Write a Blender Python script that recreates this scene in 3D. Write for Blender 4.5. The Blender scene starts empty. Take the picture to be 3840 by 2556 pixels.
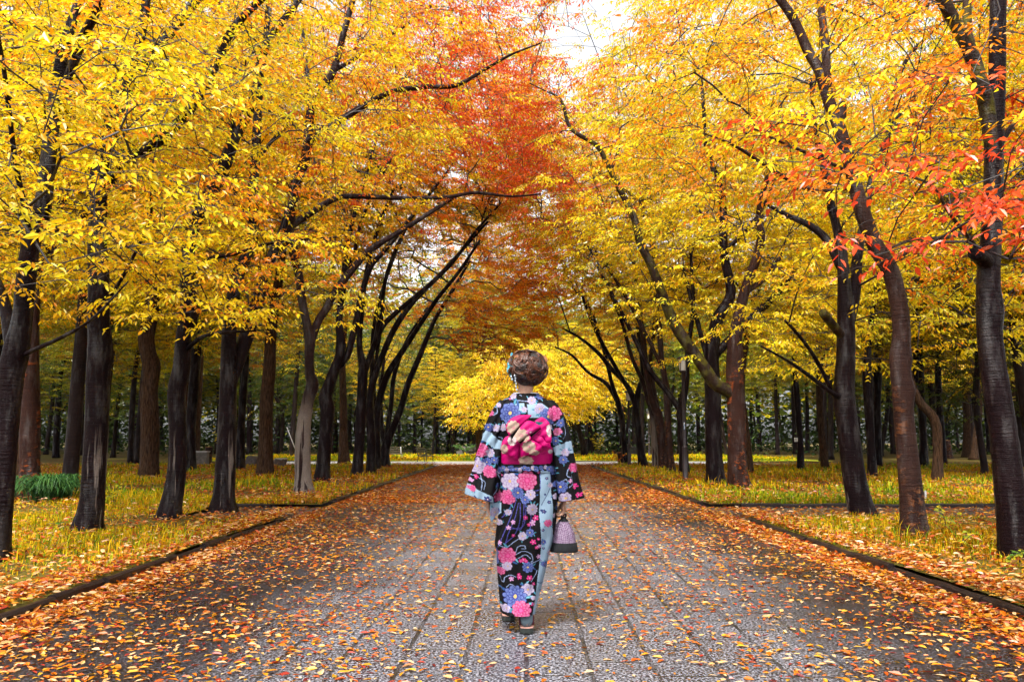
import bpy, bmesh, math, random
import numpy as np
from mathutils import Vector, Matrix
random.seed(7)
RNG = np.random.default_rng(11)
scene = bpy.context.scene
COL = scene.collection

# ------------------------------------------------------------------ camera
FPX, CAMH, HORIZON = 2987.0, 1.10, 1646.0          # photograph pixels (3840 x 2556)
PITCH = math.atan((HORIZON - 1278.0) / FPX)
cam_d = bpy.data.cameras.new('camera'); cam = bpy.data.objects.new('camera', cam_d)
COL.objects.link(cam); cam.location = (0, 0, CAMH)
cam.rotation_euler = (math.pi / 2 + PITCH, 0, 0)
cam_d.sensor_width = 36.0; cam_d.lens = FPX / 3840 * 36.0
cam_d.clip_start = 0.05; cam_d.clip_end = 600
scene.camera = cam

def at(px, py, Y):
    """point of the place seen at photo pixel (px, py) at depth Y metres"""
    xc = (px - 1920.0) / FPX; yc = (1278.0 - py) / FPX
    c, s = math.cos(PITCH), math.sin(PITCH)
    d = np.array((xc, c - yc * s, s + yc * c))
    p = d * (Y / d[1]); p[2] += CAMH
    return p
def ground_y(py):
    """depth at which the ground lies at photo row py"""
    yc = (1278.0 - py) / FPX
    c, s = math.cos(PITCH), math.sin(PITCH)
    return -CAMH * (c - yc * s) / (s + yc * c)

# ------------------------------------------------------------------ scene helpers
def tag(o, label=None, cat=None, group=None, kind=None):
    if label: o['label'] = label
    if cat: o['category'] = cat
    if group: o['group'] = group
    if kind: o['kind'] = kind
    return o
def empty(name, loc, label, cat, group=None):
    o = bpy.data.objects.new(name, None); COL.objects.link(o); o.location = loc
    o.empty_display_size = 0.2
    return tag(o, label, cat, group)
def link(name, me, parent=None):
    o = bpy.data.objects.new(name, me); COL.objects.link(o)
    if parent is not None: o.parent = parent
    return o
def np_mesh(name, V, faces, mats, mat_idx=None, fcol=None, smooth=None, pcol=None):
    """V (n,3); faces: list of (m,k) int arrays; mat_idx/smooth: one value or array per array of faces"""
    me = bpy.data.meshes.new(name)
    faces = [np.asarray(f, dtype=np.int32) for f in faces if len(f)]
    V = np.asarray(V, dtype=np.float32)
    me.vertices.add(len(V)); me.vertices.foreach_set('co', V.ravel())
    tot = np.concatenate([np.full(len(f), f.shape[1], np.int32) for f in faces])
    loops = np.concatenate([f.ravel() for f in faces])
    start = np.concatenate(([0], np.cumsum(tot)[:-1])).astype(np.int32)
    me.loops.add(len(loops)); me.loops.foreach_set('vertex_index', loops)
    me.polygons.add(len(tot)); me.polygons.foreach_set('loop_start', start)
    for m in mats: me.materials.append(m)
    if mat_idx is not None:
        me.polygons.foreach_set('material_index', np.asarray(mat_idx, np.int32))
    if smooth is None: smooth = True
    sm = np.full(len(tot), bool(smooth)) if np.isscalar(smooth) else np.asarray(smooth, bool)
    me.polygons.foreach_set('use_smooth', sm)
    if fcol is not None:
        a = me.attributes.new('tint', 'FLOAT_COLOR', 'FACE')
        c = np.ones((len(tot), 4), np.float32); c[:, :3] = fcol
        a.data.foreach_set('color', c.ravel())
    if pcol is not None:
        a = me.attributes.new('tint', 'FLOAT_COLOR', 'POINT')
        c = np.ones((len(V), 4), np.float32); c[:, :3] = pcol
        a.data.foreach_set('color', c.ravel())
    me.update(calc_edges=True); me.validate()
    return me
def unit(a):
    return a / np.maximum(np.linalg.norm(a, axis=-1, keepdims=True), 1e-9)
def frames(P):
    T = np.gradient(P, axis=0); T = unit(T)
    ref = np.array((0.0, 1.0, 0.02)); U = np.zeros_like(P)
    if abs(T[0] @ ref) > 0.9: ref = np.array((1.0, 0, 0))
    u = ref - T[0] * (T[0] @ ref); u /= np.linalg.norm(u)
    for i in range(len(P)):
        u = u - T[i] * (T[i] @ u); u /= max(np.linalg.norm(u), 1e-9); U[i] = u
    return T, U, np.cross(T, U)
def spline(ctrl, step):
    """Catmull-Rom through rows of ctrl, resampled about every step metres (columns 0-2 position)"""
    C = np.asarray(ctrl, float)
    if len(C) == 2: C = np.vstack((C[0], C.mean(0), C[1]))
    E = np.vstack((2 * C[0] - C[1], C, 2 * C[-1] - C[-2])); out = []
    for i in range(1, len(E) - 2):
        n = max(2, int(np.linalg.norm(E[i + 1, :3] - E[i, :3]) / step))
        t = np.linspace(0, 1, n, endpoint=False)[:, None]
        a, b, c, d = E[i - 1], E[i], E[i + 1], E[i + 2]
        out.append(.5 * (2 * b + (c - a) * t + (2 * a - 5 * b + 4 * c - d) * t**2 + (3 * b - a - 3 * c + d) * t**3))
    out.append(E[-2][None]); R = np.vstack(out)
    if R.shape[1] > 3: R[:, 3] = np.maximum(R[:, 3], 0.002)
    return R
class Acc:
    """collects verts and faces of many tubes / sheets"""
    def __init__(s): s.V = []; s.Q = []; s.T = []; s.n = 0
    def add(s, V, Q=None, T=None):
        if Q is not None and len(Q): s.Q.append(np.asarray(Q) + s.n)
        if T is not None and len(T): s.T.append(np.asarray(T) + s.n)
        s.V.append(np.asarray(V, float)); s.n += len(V)
    def tube(s, P, R, k=6, cap=True, wob=None):
        P = np.asarray(P, float); R = np.asarray(R, float)
        T, U, W = frames(P); a = np.linspace(0, 2 * math.pi, k, endpoint=False)
        rr = R[:, None] * np.ones((1, k))
        if wob is not None: rr = rr * wob
        V = P[:, None, :] + rr[..., None] * (np.cos(a)[None, :, None] * U[:, None, :] + np.sin(a)[None, :, None] * W[:, None, :])
        n = len(P); i = np.arange(n - 1)[:, None] * k; j = np.arange(k)[None, :]; jn = (j + 1) % k
        Q = np.stack((i + j, i + jn, i + k + jn, i + k + j), -1).reshape(-1, 4)
        V = V.reshape(-1, 3); Tt = []
        if cap:
            V = np.vstack((V, P[0], P[-1])); c0, c1 = n * k, n * k + 1
            jj = np.arange(k); jn = (jj + 1) % k
            Tt = np.vstack((np.stack((np.full(k, c0), jn, jj), -1), np.stack((np.full(k, c1), (n - 1) * k + jj, (n - 1) * k + jn), -1)))
        s.add(V, Q, Tt)
    def grid(s, G, wrap_u=False, flip=False):
        """G (rows, cols, 3)"""
        r, c = G.shape[:2]; cc = c if wrap_u else c - 1
        i = np.arange(r - 1)[:, None] * c; j = np.arange(cc)[None, :]; jn = (j + 1) % c
        Q = np.stack((i + j, i + jn, i + c + jn, i + c + j), -1).reshape(-1, 4)
        s.add(G.reshape(-1, 3), Q[:, ::-1] if flip else Q)
    def ellipsoid(s, c, r, nu=16, nv=10, rot=None):
        u = np.linspace(0, 2 * math.pi, nu, endpoint=False); v = np.linspace(0.02, math.pi - 0.02, nv)
        G = np.stack((np.sin(v)[:, None] * np.cos(u), np.sin(v)[:, None] * np.sin(u), np.cos(v)[:, None] * np.ones(nu)), -1) * np.asarray(r)
        if rot is not None: G = G @ np.asarray(rot).T
        G = G + np.asarray(c); n = s.n
        s.grid(G, wrap_u=True, flip=True)
        top = s.n; s.V.append(np.array((G[0].mean(0), G[-1].mean(0)))); s.n += 2
        jj = np.arange(nu); jn = (jj + 1) % nu
        s.T.append(np.stack((np.full(nu, top), n + jj, n + jn), -1)); l = n + (nv - 1) * nu
        s.T.append(np.stack((np.full(nu, top + 1), l + jn, l + jj), -1))
    def box(s, c, d, rz=0.0, taper=1.0):
        x, y, z = np.asarray(d) / 2; V = []
        for zz, t in ((-z, 1.0), (z, taper)):
            for sx, sy in ((-1, -1), (1, -1), (1, 1), (-1, 1)): V.append((sx * x * t, sy * y * t, zz))
        V = np.array(V); cz, sz = math.cos(rz), math.sin(rz)
        V = np.stack((V[:, 0] * cz - V[:, 1] * sz, V[:, 0] * sz + V[:, 1] * cz, V[:, 2]), -1) + np.asarray(c)
        s.add(V, [(3, 2, 1, 0), (4, 5, 6, 7), (0, 1, 5, 4), (1, 2, 6, 5), (2, 3, 7, 6), (3, 0, 4, 7)])
    def verts(s): return np.vstack(s.V)
    def build(s, name, mats, parent=None, origin=(0, 0, 0), smooth=True, pcol=None):
        f = []
        if s.Q: f.append(np.vstack(s.Q))
        if s.T: f.append(np.vstack(s.T))
        me = np_mesh(name, s.verts() - np.asarray(origin), f, mats if isinstance(mats, (list, tuple)) else [mats], smooth=smooth, pcol=pcol)
        return link(name, me, parent)

# ------------------------------------------------------------------ materials
def new_mat(name):
    m = bpy.data.materials.new(name); m.use_nodes = True
    nt = m.node_tree; nt.nodes.clear()
    out = nt.nodes.new('ShaderNodeOutputMaterial')
    return m, nt, out
class N:
    def __init__(s, nt): s.nt = nt
    def new(s, t, **kw):
        n = s.nt.nodes.new(t)
        for k, v in kw.items():
            if k.startswith('i_'):
                key = k[2:]; key = int(key) if key.isdigit() else key.replace('_', ' ')
                n.inputs[key].default_value = v
            else: setattr(n, k, v)
        return n
    def link(s, a, b): s.nt.links.new(a, b)
    def coord(s, which='Object', scale=(1, 1, 1)):
        t = s.new('ShaderNodeTexCoord'); m = s.new('ShaderNodeMapping'); m.inputs['Scale'].default_value = scale
        s.link(t.outputs[which], m.inputs['Vector']); return m.outputs['Vector']
    def noise(s, vec, scale, detail=3, rough=.55):
        n = s.new('ShaderNodeTexNoise', i_Scale=scale, i_Detail=detail, i_Roughness=rough); s.link(vec, n.inputs['Vector']); return n.outputs['Fac']
    def ramp(s, fac, stops, interp='LINEAR'):
        r = s.new('ShaderNodeValToRGB'); r.color_ramp.interpolation = interp; e = r.color_ramp.elements
        while len(e) < len(stops): e.new(0.5)
        for el, (p, c) in zip(e, stops):
            el.position = p; el.color = (*c, 1) if len(c) == 3 else c
        s.link(fac, r.inputs['Fac']); return r.outputs['Color']
    def mix(s, fac, a, b, blend='MIX'):
        m = s.new('ShaderNodeMix', data_type='RGBA', blend_type=blend)
        for v, i in ((fac, 0), (a, 6), (b, 7)):
            if isinstance(v, (int, float)): m.inputs[i].default_value = v
            elif isinstance(v, tuple): m.inputs[i].default_value = (*v, 1)
            else: s.link(v, m.inputs[i])
        return m.outputs[2]
    def math(s, op, a, b=None, clamp=False):
        m = s.new('ShaderNodeMath', operation=op); m.use_clamp = clamp
        for v, i in ((a, 0), (b, 1)):
            if v is None: continue
            if isinstance(v, (int, float)): m.inputs[i].default_value = v
            else: s.link(v, m.inputs[i])
        return m.outputs[0]
    def principled(s, out, col, rough=.6, spec=.5, bump=None, bstr=.3, bdist=.01, sheen=0, coat=0):
        p = s.new('ShaderNodeBsdfPrincipled'); p.inputs['Specular IOR Level'].default_value = spec
        if isinstance(col, tuple): p.inputs['Base Color'].default_value = (*col, 1)
        else: s.link(col, p.inputs['Base Color'])
        if isinstance(rough, (int, float)): p.inputs['Roughness'].default_value = rough
        else: s.link(rough, p.inputs['Roughness'])
        if sheen: p.inputs['Sheen Weight'].default_value = sheen
        if coat: p.inputs['Coat Weight'].default_value = coat; p.inputs['Coat Roughness'].default_value = .25
        if bump is not None:
            b = s.new('ShaderNodeBump', i_Strength=bstr, i_Distance=bdist); s.link(bump, b.inputs['Height']); s.link(b.outputs['Normal'], p.inputs['Normal'])
        s.link(p.outputs[0], out.inputs['Surface']); return p
def plain(name, col, rough=.6, spec=.4, var=.25, scale=30, bstr=.2, bdist=.003, sheen=0):
    m, nt, out = new_mat(name); n = N(nt); v = n.coord('Object')
    f = n.noise(v, scale, 4); lo = tuple(c * (1 - var) for c in col); hi = tuple(min(1, c * (1 + var)) for c in col)
    n.principled(out, n.ramp(f, [(.3, lo), (.7, hi)]), rough, spec, f, bstr, bdist, sheen); return m

def leaf_mat(name, transl=.45, gloss=.022, rough=.30):
    m, nt, out = new_mat(name); n = N(nt)
    a = n.new('ShaderNodeAttribute', attribute_name='tint'); oi = n.new('ShaderNodeObjectInfo')
    col = n.mix(1.0, a.outputs['Color'], oi.outputs['Color'], 'MULTIPLY')
    d = n.new('ShaderNodeBsdfDiffuse'); t = n.new('ShaderNodeBsdfTranslucent'); g = n.new('ShaderNodeBsdfGlossy', i_Roughness=rough)
    n.link(col, d.inputs['Color']); n.link(col, t.inputs['Color'])
    g.inputs['Color'].default_value = (1, 1, 1, 1)
    m1 = n.new('ShaderNodeMixShader', i_Fac=transl); n.link(d.outputs[0], m1.inputs[1]); n.link(t.outputs[0], m1.inputs[2])
    m2 = n.new('ShaderNodeMixShader', i_Fac=gloss); n.link(m1.outputs[0], m2.inputs[1]); n.link(g.outputs[0], m2.inputs[2])
    n.link(m2.outputs[0], out.inputs['Surface']); return m

def bark_mat(name, dark, light, rough=.42, streak=None, patch=None, furrow=False, spec=.42, moss=0.0, patch_z=(0.2, 2.2)):
    """wet bark: fine horizontal rings or vertical furrows; streak: pale run-off stain near the foot; patch: peeling orange scales"""
    m, nt, out = new_mat(name); n = N(nt)
    vo = n.coord('Object'); vr = n.coord('Object', (2.2, 2.2, 26)); vf = n.coord('Object', (13, 13, 1.6))
    ring = n.noise(vr, 2.2, 5, .65); big = n.noise(vo, 3.2, 3); fine = n.noise(vo, 60, 3)
    base = n.ramp(n.mix(.55, ring, big), [(.30, dark), (.72, light)])
    h = n.math('ADD', n.math('MULTIPLY', ring, .7), n.math('MULTIPLY', fine, .3))
    if furrow:
        f = n.noise(vf, 3.5, 4, .6); base = n.ramp(f, [(.36, dark), (.62, light)]); h = n.math('ADD', n.math('MULTIPLY', f, 1.6), n.math('MULTIPLY', fine, .25))
    sep = n.new('ShaderNodeSeparateXYZ'); n.link(n.coord('Object'), sep.inputs[0])
    lw = n.math('GREATER_THAN', n.noise(vo, 45, 2), .74)                     # lichen specks
    base = n.mix(n.math('MULTIPLY', lw, .5), base, (.16, .16, .12))
    if patch is not None:
        pf = n.noise(n.coord('Object', (1.0, 1.0, 1.9)), 7, 4, .6)
        ang = n.noise(n.coord('Object', (1, 1, .25)), 3.0, 1)
        mask = n.math('MULTIPLY', n.ramp(pf, [(.53, (0, 0, 0)), (.56, (1, 1, 1))]), n.ramp(ang, [(.42, (0, 0, 0)), (.5, (1, 1, 1))]))
        zz = n.ramp(n.math('DIVIDE', sep.outputs['Z'], 4.0), [(.0, (1, 1, 1)), (patch_z[1] / 4, (1, 1, 1)), (patch_z[1] / 4 + .1, (0, 0, 0))])
        mask = n.math('MULTIPLY', mask, zz)
        base = n.mix(mask, base, n.ramp(fine, [(.3, tuple(c * .5 for c in patch)), (.7, patch)])); h = n.math('ADD', h, n.math('MULTIPLY', mask, .6))
    rgh = n.ramp(big, [(.3, (rough - .1,) * 3), (.7, (rough + .15,) * 3)])
    if streak is not None:
        sf = n.noise(n.coord('Object', (7, 7, .35)), 1.6, 3, .6)
        zz = n.ramp(n.math('DIVIDE', sep.outputs['Z'], 4.0), [(.0, (1, 1, 1)), (streak[3] / 4, (1, 1, 1)), (streak[3] / 4 + .12, (0, 0, 0))])
        mask = n.math('MULTIPLY', n.ramp(sf, [(streak[4], (0, 0, 0)), (streak[4] + .04, (1, 1, 1))]), zz)
        base = n.mix(mask, base, n.ramp(fine, [(.3, tuple(c * .6 for c in streak[:3])), (.7, streak[:3])]))
    if moss:
        mf = n.noise(vo, 5, 3); base = n.mix(n.math('MULTIPLY', n.ramp(mf, [(.45, (0, 0, 0)), (.62, (1, 1, 1))]), moss), base, (.10, .09, .012))
    p = n.principled(out, base, rgh, spec, h, 1.0, .022)
    n.link(n.ramp(n.noise(n.coord('Object', (5, 5, 1.1)), 1.5, 4, .65), [(.50, (.05,) * 3), (.66, (spec,) * 3)]), p.inputs['Specular IOR Level']); return m

M = {}
M['leaf'] = leaf_mat('leaf'); M['far_leaf'] = leaf_mat('far_leaf', .25, .0, .5); M['litter'] = leaf_mat('fallen_leaf', .12, .03, .35); M['blade'] = leaf_mat('grass_blade', .35, .008, .4)
BK, BL = (.0030, .0014, .0020), (.0135, .0060, .0072)
M['bark'] = bark_mat('bark_dark_wet', BK, BL, .36)
M['bark_streak'] = bark_mat('bark_dark_streaked', BK, BL, .36, streak=(.20, .165, .145, .75, .62))
M['bark_pale'] = bark_mat('bark_pale_foot', BK, (.04, .02, .018), .4, streak=(.20, .165, .145, 1.45, .42))
M['bark_scaly'] = bark_mat('bark_orange_scaled', (.012, .006, .006), (.045, .018, .012), .42, patch=(.24, .055, .012))
M['bark_tan'] = bark_mat('bark_tan_scaled', (.012, .006, .006), (.05, .024, .018), .4, patch=(.15, .055, .022), patch_z=(0, 1.6))
M['bark_brown'] = bark_mat('bark_brown_furrowed', (.012, .006, .0035), (.075, .040, .022), .75, furrow=True, spec=.25)
M['bark_mossy'] = bark_mat('bark_mossy', BK, (.05, .028, .018), .45, moss=.75)
M['bark_far'] = bark_mat('bark_far', (.008, .005, .006), (.03, .018, .016), .55, spec=.3)
M['twig'] = plain('twig_bark', (.016, .009, .009), .45, .4, .3, 40)
# ------------------------------------------------------------------ foliage
cY, cG, cO, cR = (.95, .69, .010), (.93, .53, .008), (.90, .29, .008), (.76, .080, .014)
cD, cL, cV, cB = (.30, .032, .010), (.72, .60, .018), (.17, .23, .024), (.62, .44, .012)
def D(x, y, Z): return at(x * 3840 / 2356.0, y * 3840 / 2356.0, Z)
ANCH = [  # where the crowns have turned another colour: centre, radius (m), colour, strength
    (D(1000, 110, 15.5), 2.6, cR, .9), (D(1150, 290, 18), 3.0, cR, .95), (D(1235, 370, 20), 2.6, cR, .85), (D(1050, 200, 20), 2.6, cR, .8), (D(1120, 420, 22), 2.6, cO, .8), (D(900, 200, 15), 1.8, cO, .7), (D(1090, 40, 15), 2.4, cR, .8),
    (D(1290, 70, 15), 2.0, cR, .8), (D(960, 330, 17), 2.0, cO, .7), (D(1060, 440, 20), 2.5, cO, .75), (D(1290, 430, 24), 2.4, cR, .55),
    (D(860, 80, 14), 1.6, cO, .7), (D(760, 410, 13), 1.2, cO, .75), (D(830, 360, 15.5), 1.4, cO, .6), (D(620, 620, 9.5), .8, cO, .6),
    (D(560, 400, 9), .8, cO, .4), (D(1100, 770, 31), 1.5, cD, .9), (D(1060, 720, 29), 1.6, cO, .7), (D(1190, 660, 30), 3.0, cO, .75), (D(1260, 760, 33), 2.5, cG, .7),
    (D(1700, 250, 10), 1.4, cO, .75), (D(1500, 270, 14), 1.8, cO, .75), (D(1560, 360, 12), 1.2, cO, .5), (D(1290, 330, 24), 2.5, cO, .6),
    (D(2110, 110, 8), 1.5, cO, .6), (D(2290, 330, 6.6), 1.0, cO, .75), (D(2150, 470, 4.4), .62, cR, 1.0), (D(2260, 480, 4.6), .6, cR, 1.0), (D(2080, 590, 4.5), .42, cR, 1.0), (D(2290, 590, 4.3), .5, cR, .9),
    (D(2200, 160, 5), .8, cR, .7), (D(2230, 620, 7.5), 1.1, cO, .55), (D(110, 130, 5.5), .9, cO, .45), (D(60, 600, 5.0), .7, cL, .6), (D(130, 420, 5.2), .9, cL, .4),
    (D(1420, 120, 16), 1.6, cO, .4), (D(1330, 640, 26), 2.5, cL, .4), (D(1700, 700, 12), 2.0, cY, .8), (D(1500, 830, 15), 1.3, cL, .5), (D(130, 860, 24), 3.0, cV, .6), (D(700, 960, 30), 3.0, cV, .5)]
A_P = np.array([a[0] for a in ANCH]); A_R = np.array([a[1] for a in ANCH]); A_C = np.array([a[2] for a in ANCH]); A_S = np.array([a[3] for a in ANCH])
def spray_colours(C, palette, rng, anchors=True):
    cols = np.array([p[0] for p in palette]); w = np.array([p[1] for p in palette], float); w /= w.sum()
    # neighbouring sprays share a colour: a slow wave through space picks the palette entry
    ph = C @ np.array(((.9, .4, 1.3), (.5, 1.1, -.8))).T
    q = (.5 + .25 * np.sin(ph[:, 0] * 1.1) + .25 * np.sin(ph[:, 1] * 1.7 + 1.0)) * .65 + rng.random(len(C)) * .35
    q = (np.argsort(np.argsort(q)) + .5) / len(C)
    k = np.searchsorted(np.cumsum(w), q).clip(0, len(w) - 1)
    c = cols[k]
    if anchors:
        d = np.linalg.norm(C[:, None, :] - A_P[None], axis=-1) / A_R
        f = np.clip(1.35 - d, 0, 1) * A_S; j = f.argmax(1); fm = f[np.arange(len(C)), j]
        hit = rng.random(len(C)) < fm * 1.15
        c = np.where(hit[:, None], A_C[j] * (.75 + .25 * fm[:, None]) + c * (.25 * (1 - fm[:, None])), c)
    return c
def leaves_at(P, ldir, nrm, L, W, near):
    """leaf blades: P base points, ldir unit directions, nrm rough normals"""
    w = unit(np.cross(ldir, nrm)); n = np.cross(w, ldir); L = L[:, None]; W = W[:, None]
    if near:
        V = np.stack((P, P + ldir * L * .30 + w * W * .5 + n * W * .16, P + ldir * L * .66 + w * W * .40 + n * W * .10 - n * L * .03,
                      P + ldir * L - n * L * .10, P + ldir * L * .66 - w * W * .40 + n * W * .10 - n * L * .03, P + ldir * L * .30 - w * W * .5 + n * W * .16), 1)
        b = np.arange(len(P))[:, None] * 6
        F = np.concatenate((b + np.array((0, 1, 2, 3)), b + np.array((0, 3, 4, 5))), 1).reshape(-1, 4); rep = 2
    else:
        V = np.stack((P, P + ldir * L * .42 + w * W * .5, P + ldir * L, P + ldir * L * .42 - w * W * .5), 1)
        b = np.arange(len(P))[:, None] * 4; F = b + np.array((0, 1, 2, 3)); rep = 1
    return V.reshape(-1, 3), F, rep
def sprays(C, head, cols, leafL, K, J, length, near, rng, droop=1.0):
    S = len(C)
    off = (np.linspace(-1, 1, K) * .95)[None, :] + rng.normal(0, .18, (S, K)) if K > 1 else rng.normal(0, .3, (S, 1))
    ang = head[:, None] + off
    ln = length * rng.uniform(.65, 1.2, (S, K)) * (1 - .25 * np.abs(off))
    pit = rng.normal(.02, .16, (S, 1)) + rng.normal(0, .10, (S, K))
    d = np.stack((np.cos(ang) * np.cos(pit), np.sin(ang) * np.cos(pit), np.sin(pit)), -1)          # S,K,3
    t = np.linspace(.12, 1, J)[None, None, :] + rng.uniform(-.03, .03, (S, K, J))
    P = C[:, None, None, :] + d[:, :, None, :] * (ln[:, :, None] * t)[..., None]
    P[..., 2] -= ln[:, :, None] * .22 * t**2 * droop
    P += rng.normal(0, .012, P.shape)
    side = np.stack((-np.sin(ang), np.cos(ang), np.zeros_like(ang)), -1)[:, :, None, :]
    sg = np.where(np.arange(J) % 2 == 0, 1.0, -1.0)[None, None, :, None] * rng.uniform(.5, 1.15, (S, K, J, 1))
    fw = rng.uniform(.35, .95, (S, K, J, 1))
    ld = d[:, :, None, :] * fw + side * sg
    ld[..., 2] -= rng.uniform(.1, 1.15, (S, K, J)) * droop
    ld = unit(ld).reshape(-1, 3)
    nr = unit(rng.normal(0, .42, ld.shape) + np.array((0, -.18, 1.0)))
    L = leafL * rng.uniform(.65, 1.2, len(ld)); W = L * rng.uniform(.32, .44, len(ld))
    V, F, rep = leaves_at(P.reshape(-1, 3), ld, nr, L, W, near)
    c = np.repeat(cols, K * J, 0) * rng.uniform(.72, 1.12, (len(ld), 1))
    # some leaves of every spray run ahead or behind in turning
    r = rng.random(len(ld)); c[r < .08] = c[r < .08] * np.array((.97, .60, .8)); g = (r > .90); c[g] = c[g] * np.array((.72, .98, 1.6))
    tips = []
    tt = np.linspace(0, 1, 4)
    Tw = C[:, None, None, :] + d[:, :, None, :] * (ln[:, :, None] * tt)[..., None]; Tw[..., 2] -= ln[:, :, None] * .22 * tt**2 * droop
    return V, F, np.repeat(np.clip(c, 0, .95), rep, 0), Tw.reshape(-1, 4, 3)
def twig_prisms(Tw, r0):
    """thin three-sided shoots along (n,4,3) polylines"""
    n = len(Tw); a = np.array((0, 2.1, 4.2)); R = r0 * np.array((1, .8, .55, .25))
    o = np.stack((np.cos(a), np.sin(a) * .3, np.sin(a)), -1)
    V = Tw[:, :, None, :] + R[None, :, None, None] * o[None, None]
    b = np.arange(n)[:, None] * 12; q = []
    for s in range(3):
        for j in range(3):
            jn = (j + 1) % 3; q.append(b + np.array((s * 3 + j, s * 3 + jn, s * 3 + 3 + jn, s * 3 + 3 + j)))
    return V.reshape(-1, 3), np.concatenate(q, 0)

def grow(skel, skel_r, targets, rng, step=.5, tip_r=.0045, bow=.07):
    """reach every target from the nearest fitting node; returns polylines with radii"""
    nT = len(targets); cap = len(skel) + nT * 14
    P = np.zeros((cap, 3)); par = np.full(cap, -1, int); plen = np.zeros(cap); n = len(skel); P[:n] = skel
    dmin = np.min(np.linalg.norm(targets[:, None] - skel[None], axis=-1), axis=1)
    chains = []
    for ti in np.argsort(dmin):
        t = targets[ti]; dv = t - P[:n]; d = np.linalg.norm(dv, axis=1)
        cost = d + .22 * plen[:n] + .9 * np.maximum(0, -dv[:, 2] - .2 * d)
        i = int(cost.argmin()); L = d[i]; m = int(min(12, max(2, L / step)))
        s = np.arange(1, m + 1) / m; lat = rng.normal(0, .035 * L, 3)
        Q = P[i] + dv[i] * s[:, None] + np.sin(math.pi * s)[:, None] * (np.array((0, 0, bow * L)) + lat) + rng.normal(0, .02, (m, 3)) * (s < 1)[:, None]
        P[n:n + m] = Q; par[n] = i; par[n + 1:n + m] = np.arange(n, n + m - 1)
        plen[n:n + m] = plen[i] + s * L; chains.append((i, n, m)); n += m
    area = np.zeros(n); area[:len(skel)] = 0
    R = np.zeros(n); e = 2.25
    for i in range(n - 1, len(skel) - 1, -1):
        R[i] = max(area[i], tip_r**e)**(1 / e); p = par[i]
        if p >= len(skel): area[p] += R[i]**e
    out = []
    for i, s, m in chains:
        idx = np.concatenate(([i], np.arange(s, s + m)))
        r = R[idx].copy(); r[0] = r[1] * 1.1
        if i < len(skel): r = np.minimum(r, skel_r[i] * .75)
        out.append((P[idx], np.maximum(r, .003), i < len(skel)))
    return out

def crown_mesh(name, skel, skel_r, T, cols, rng, leafL, K, J, length, near, origin, heads, twig_r=.003, tip_r=.0045, twigs=True, droop=1.0):
    A = Acc()
    for P, r, first in grow(skel, skel_r, T, rng, tip_r=tip_r): A.tube(P, r, 6 if r[0] > .03 else (4 if r[0] > .012 else 3), cap=False)
    V, F, fc, Tw = sprays(T, heads, cols, leafL, K, J, length, near, rng, droop)
    if twigs: tv, tq = twig_prisms(Tw, twig_r); A.add(tv, tq)
    bV = A.verts(); bQ = np.vstack(A.Q); nb = len(bQ)
    allV = np.vstack((bV, V)) - np.asarray(origin)
    fcol = np.vstack((np.full((nb, 3), .02), fc)); mi = np.concatenate((np.ones(nb, int), np.zeros(len(F), int)))
    sm = np.concatenate((np.ones(nb, bool), np.zeros(len(F), bool)))
    return np_mesh(name, allV, [np.vstack((bQ, F + len(bV)))], [M['leaf'], M['twig']], mi, fcol, sm)

def trunk_tube(A, ctrl, rng, k=16, step=.10, flare=False, lump=.06):
    S = spline(ctrl, step); P, R = S[:, :3], S[:, 3].copy()
    ph = rng.uniform(0, 6.28, 8); a = np.linspace(0, 2 * math.pi, k, endpoint=False); z = np.cumsum(np.r_[0, np.linalg.norm(np.diff(P, axis=0), axis=1)])
    wob = 1 + lump * (np.sin(2 * a[None] + ph[0] + 1.1 * z[:, None]) * .5 + np.sin(3 * a[None] + ph[1] - 2.3 * z[:, None]) * .35 + np.sin(5 * a[None] + ph[2] + 4.1 * z[:, None]) * .2)
    wob += rng.normal(0, .012, wob.shape)
    for b in range(3):                                                   # knots
        zc, ac = rng.uniform(.25, .9) * z[-1], ph[3 + b]
        wob += .30 * np.exp(-((z[:, None] - zc) / (1.3 * R.mean()))**2) * np.exp(-(np.angle(np.exp(1j * (a[None] - ac))) / .5)**2)
    if flare:
        fl = np.exp(-z / .15)
        wob += fl[:, None] * (.10 + .42 * np.maximum(0, np.sin(4 * a[None] + ph[6])) + .12 * np.maximum(0, np.sin(3 * a[None] + ph[7])))
    R *= .94
    A.tube(P, R, k, True, wob); return P, R

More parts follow.
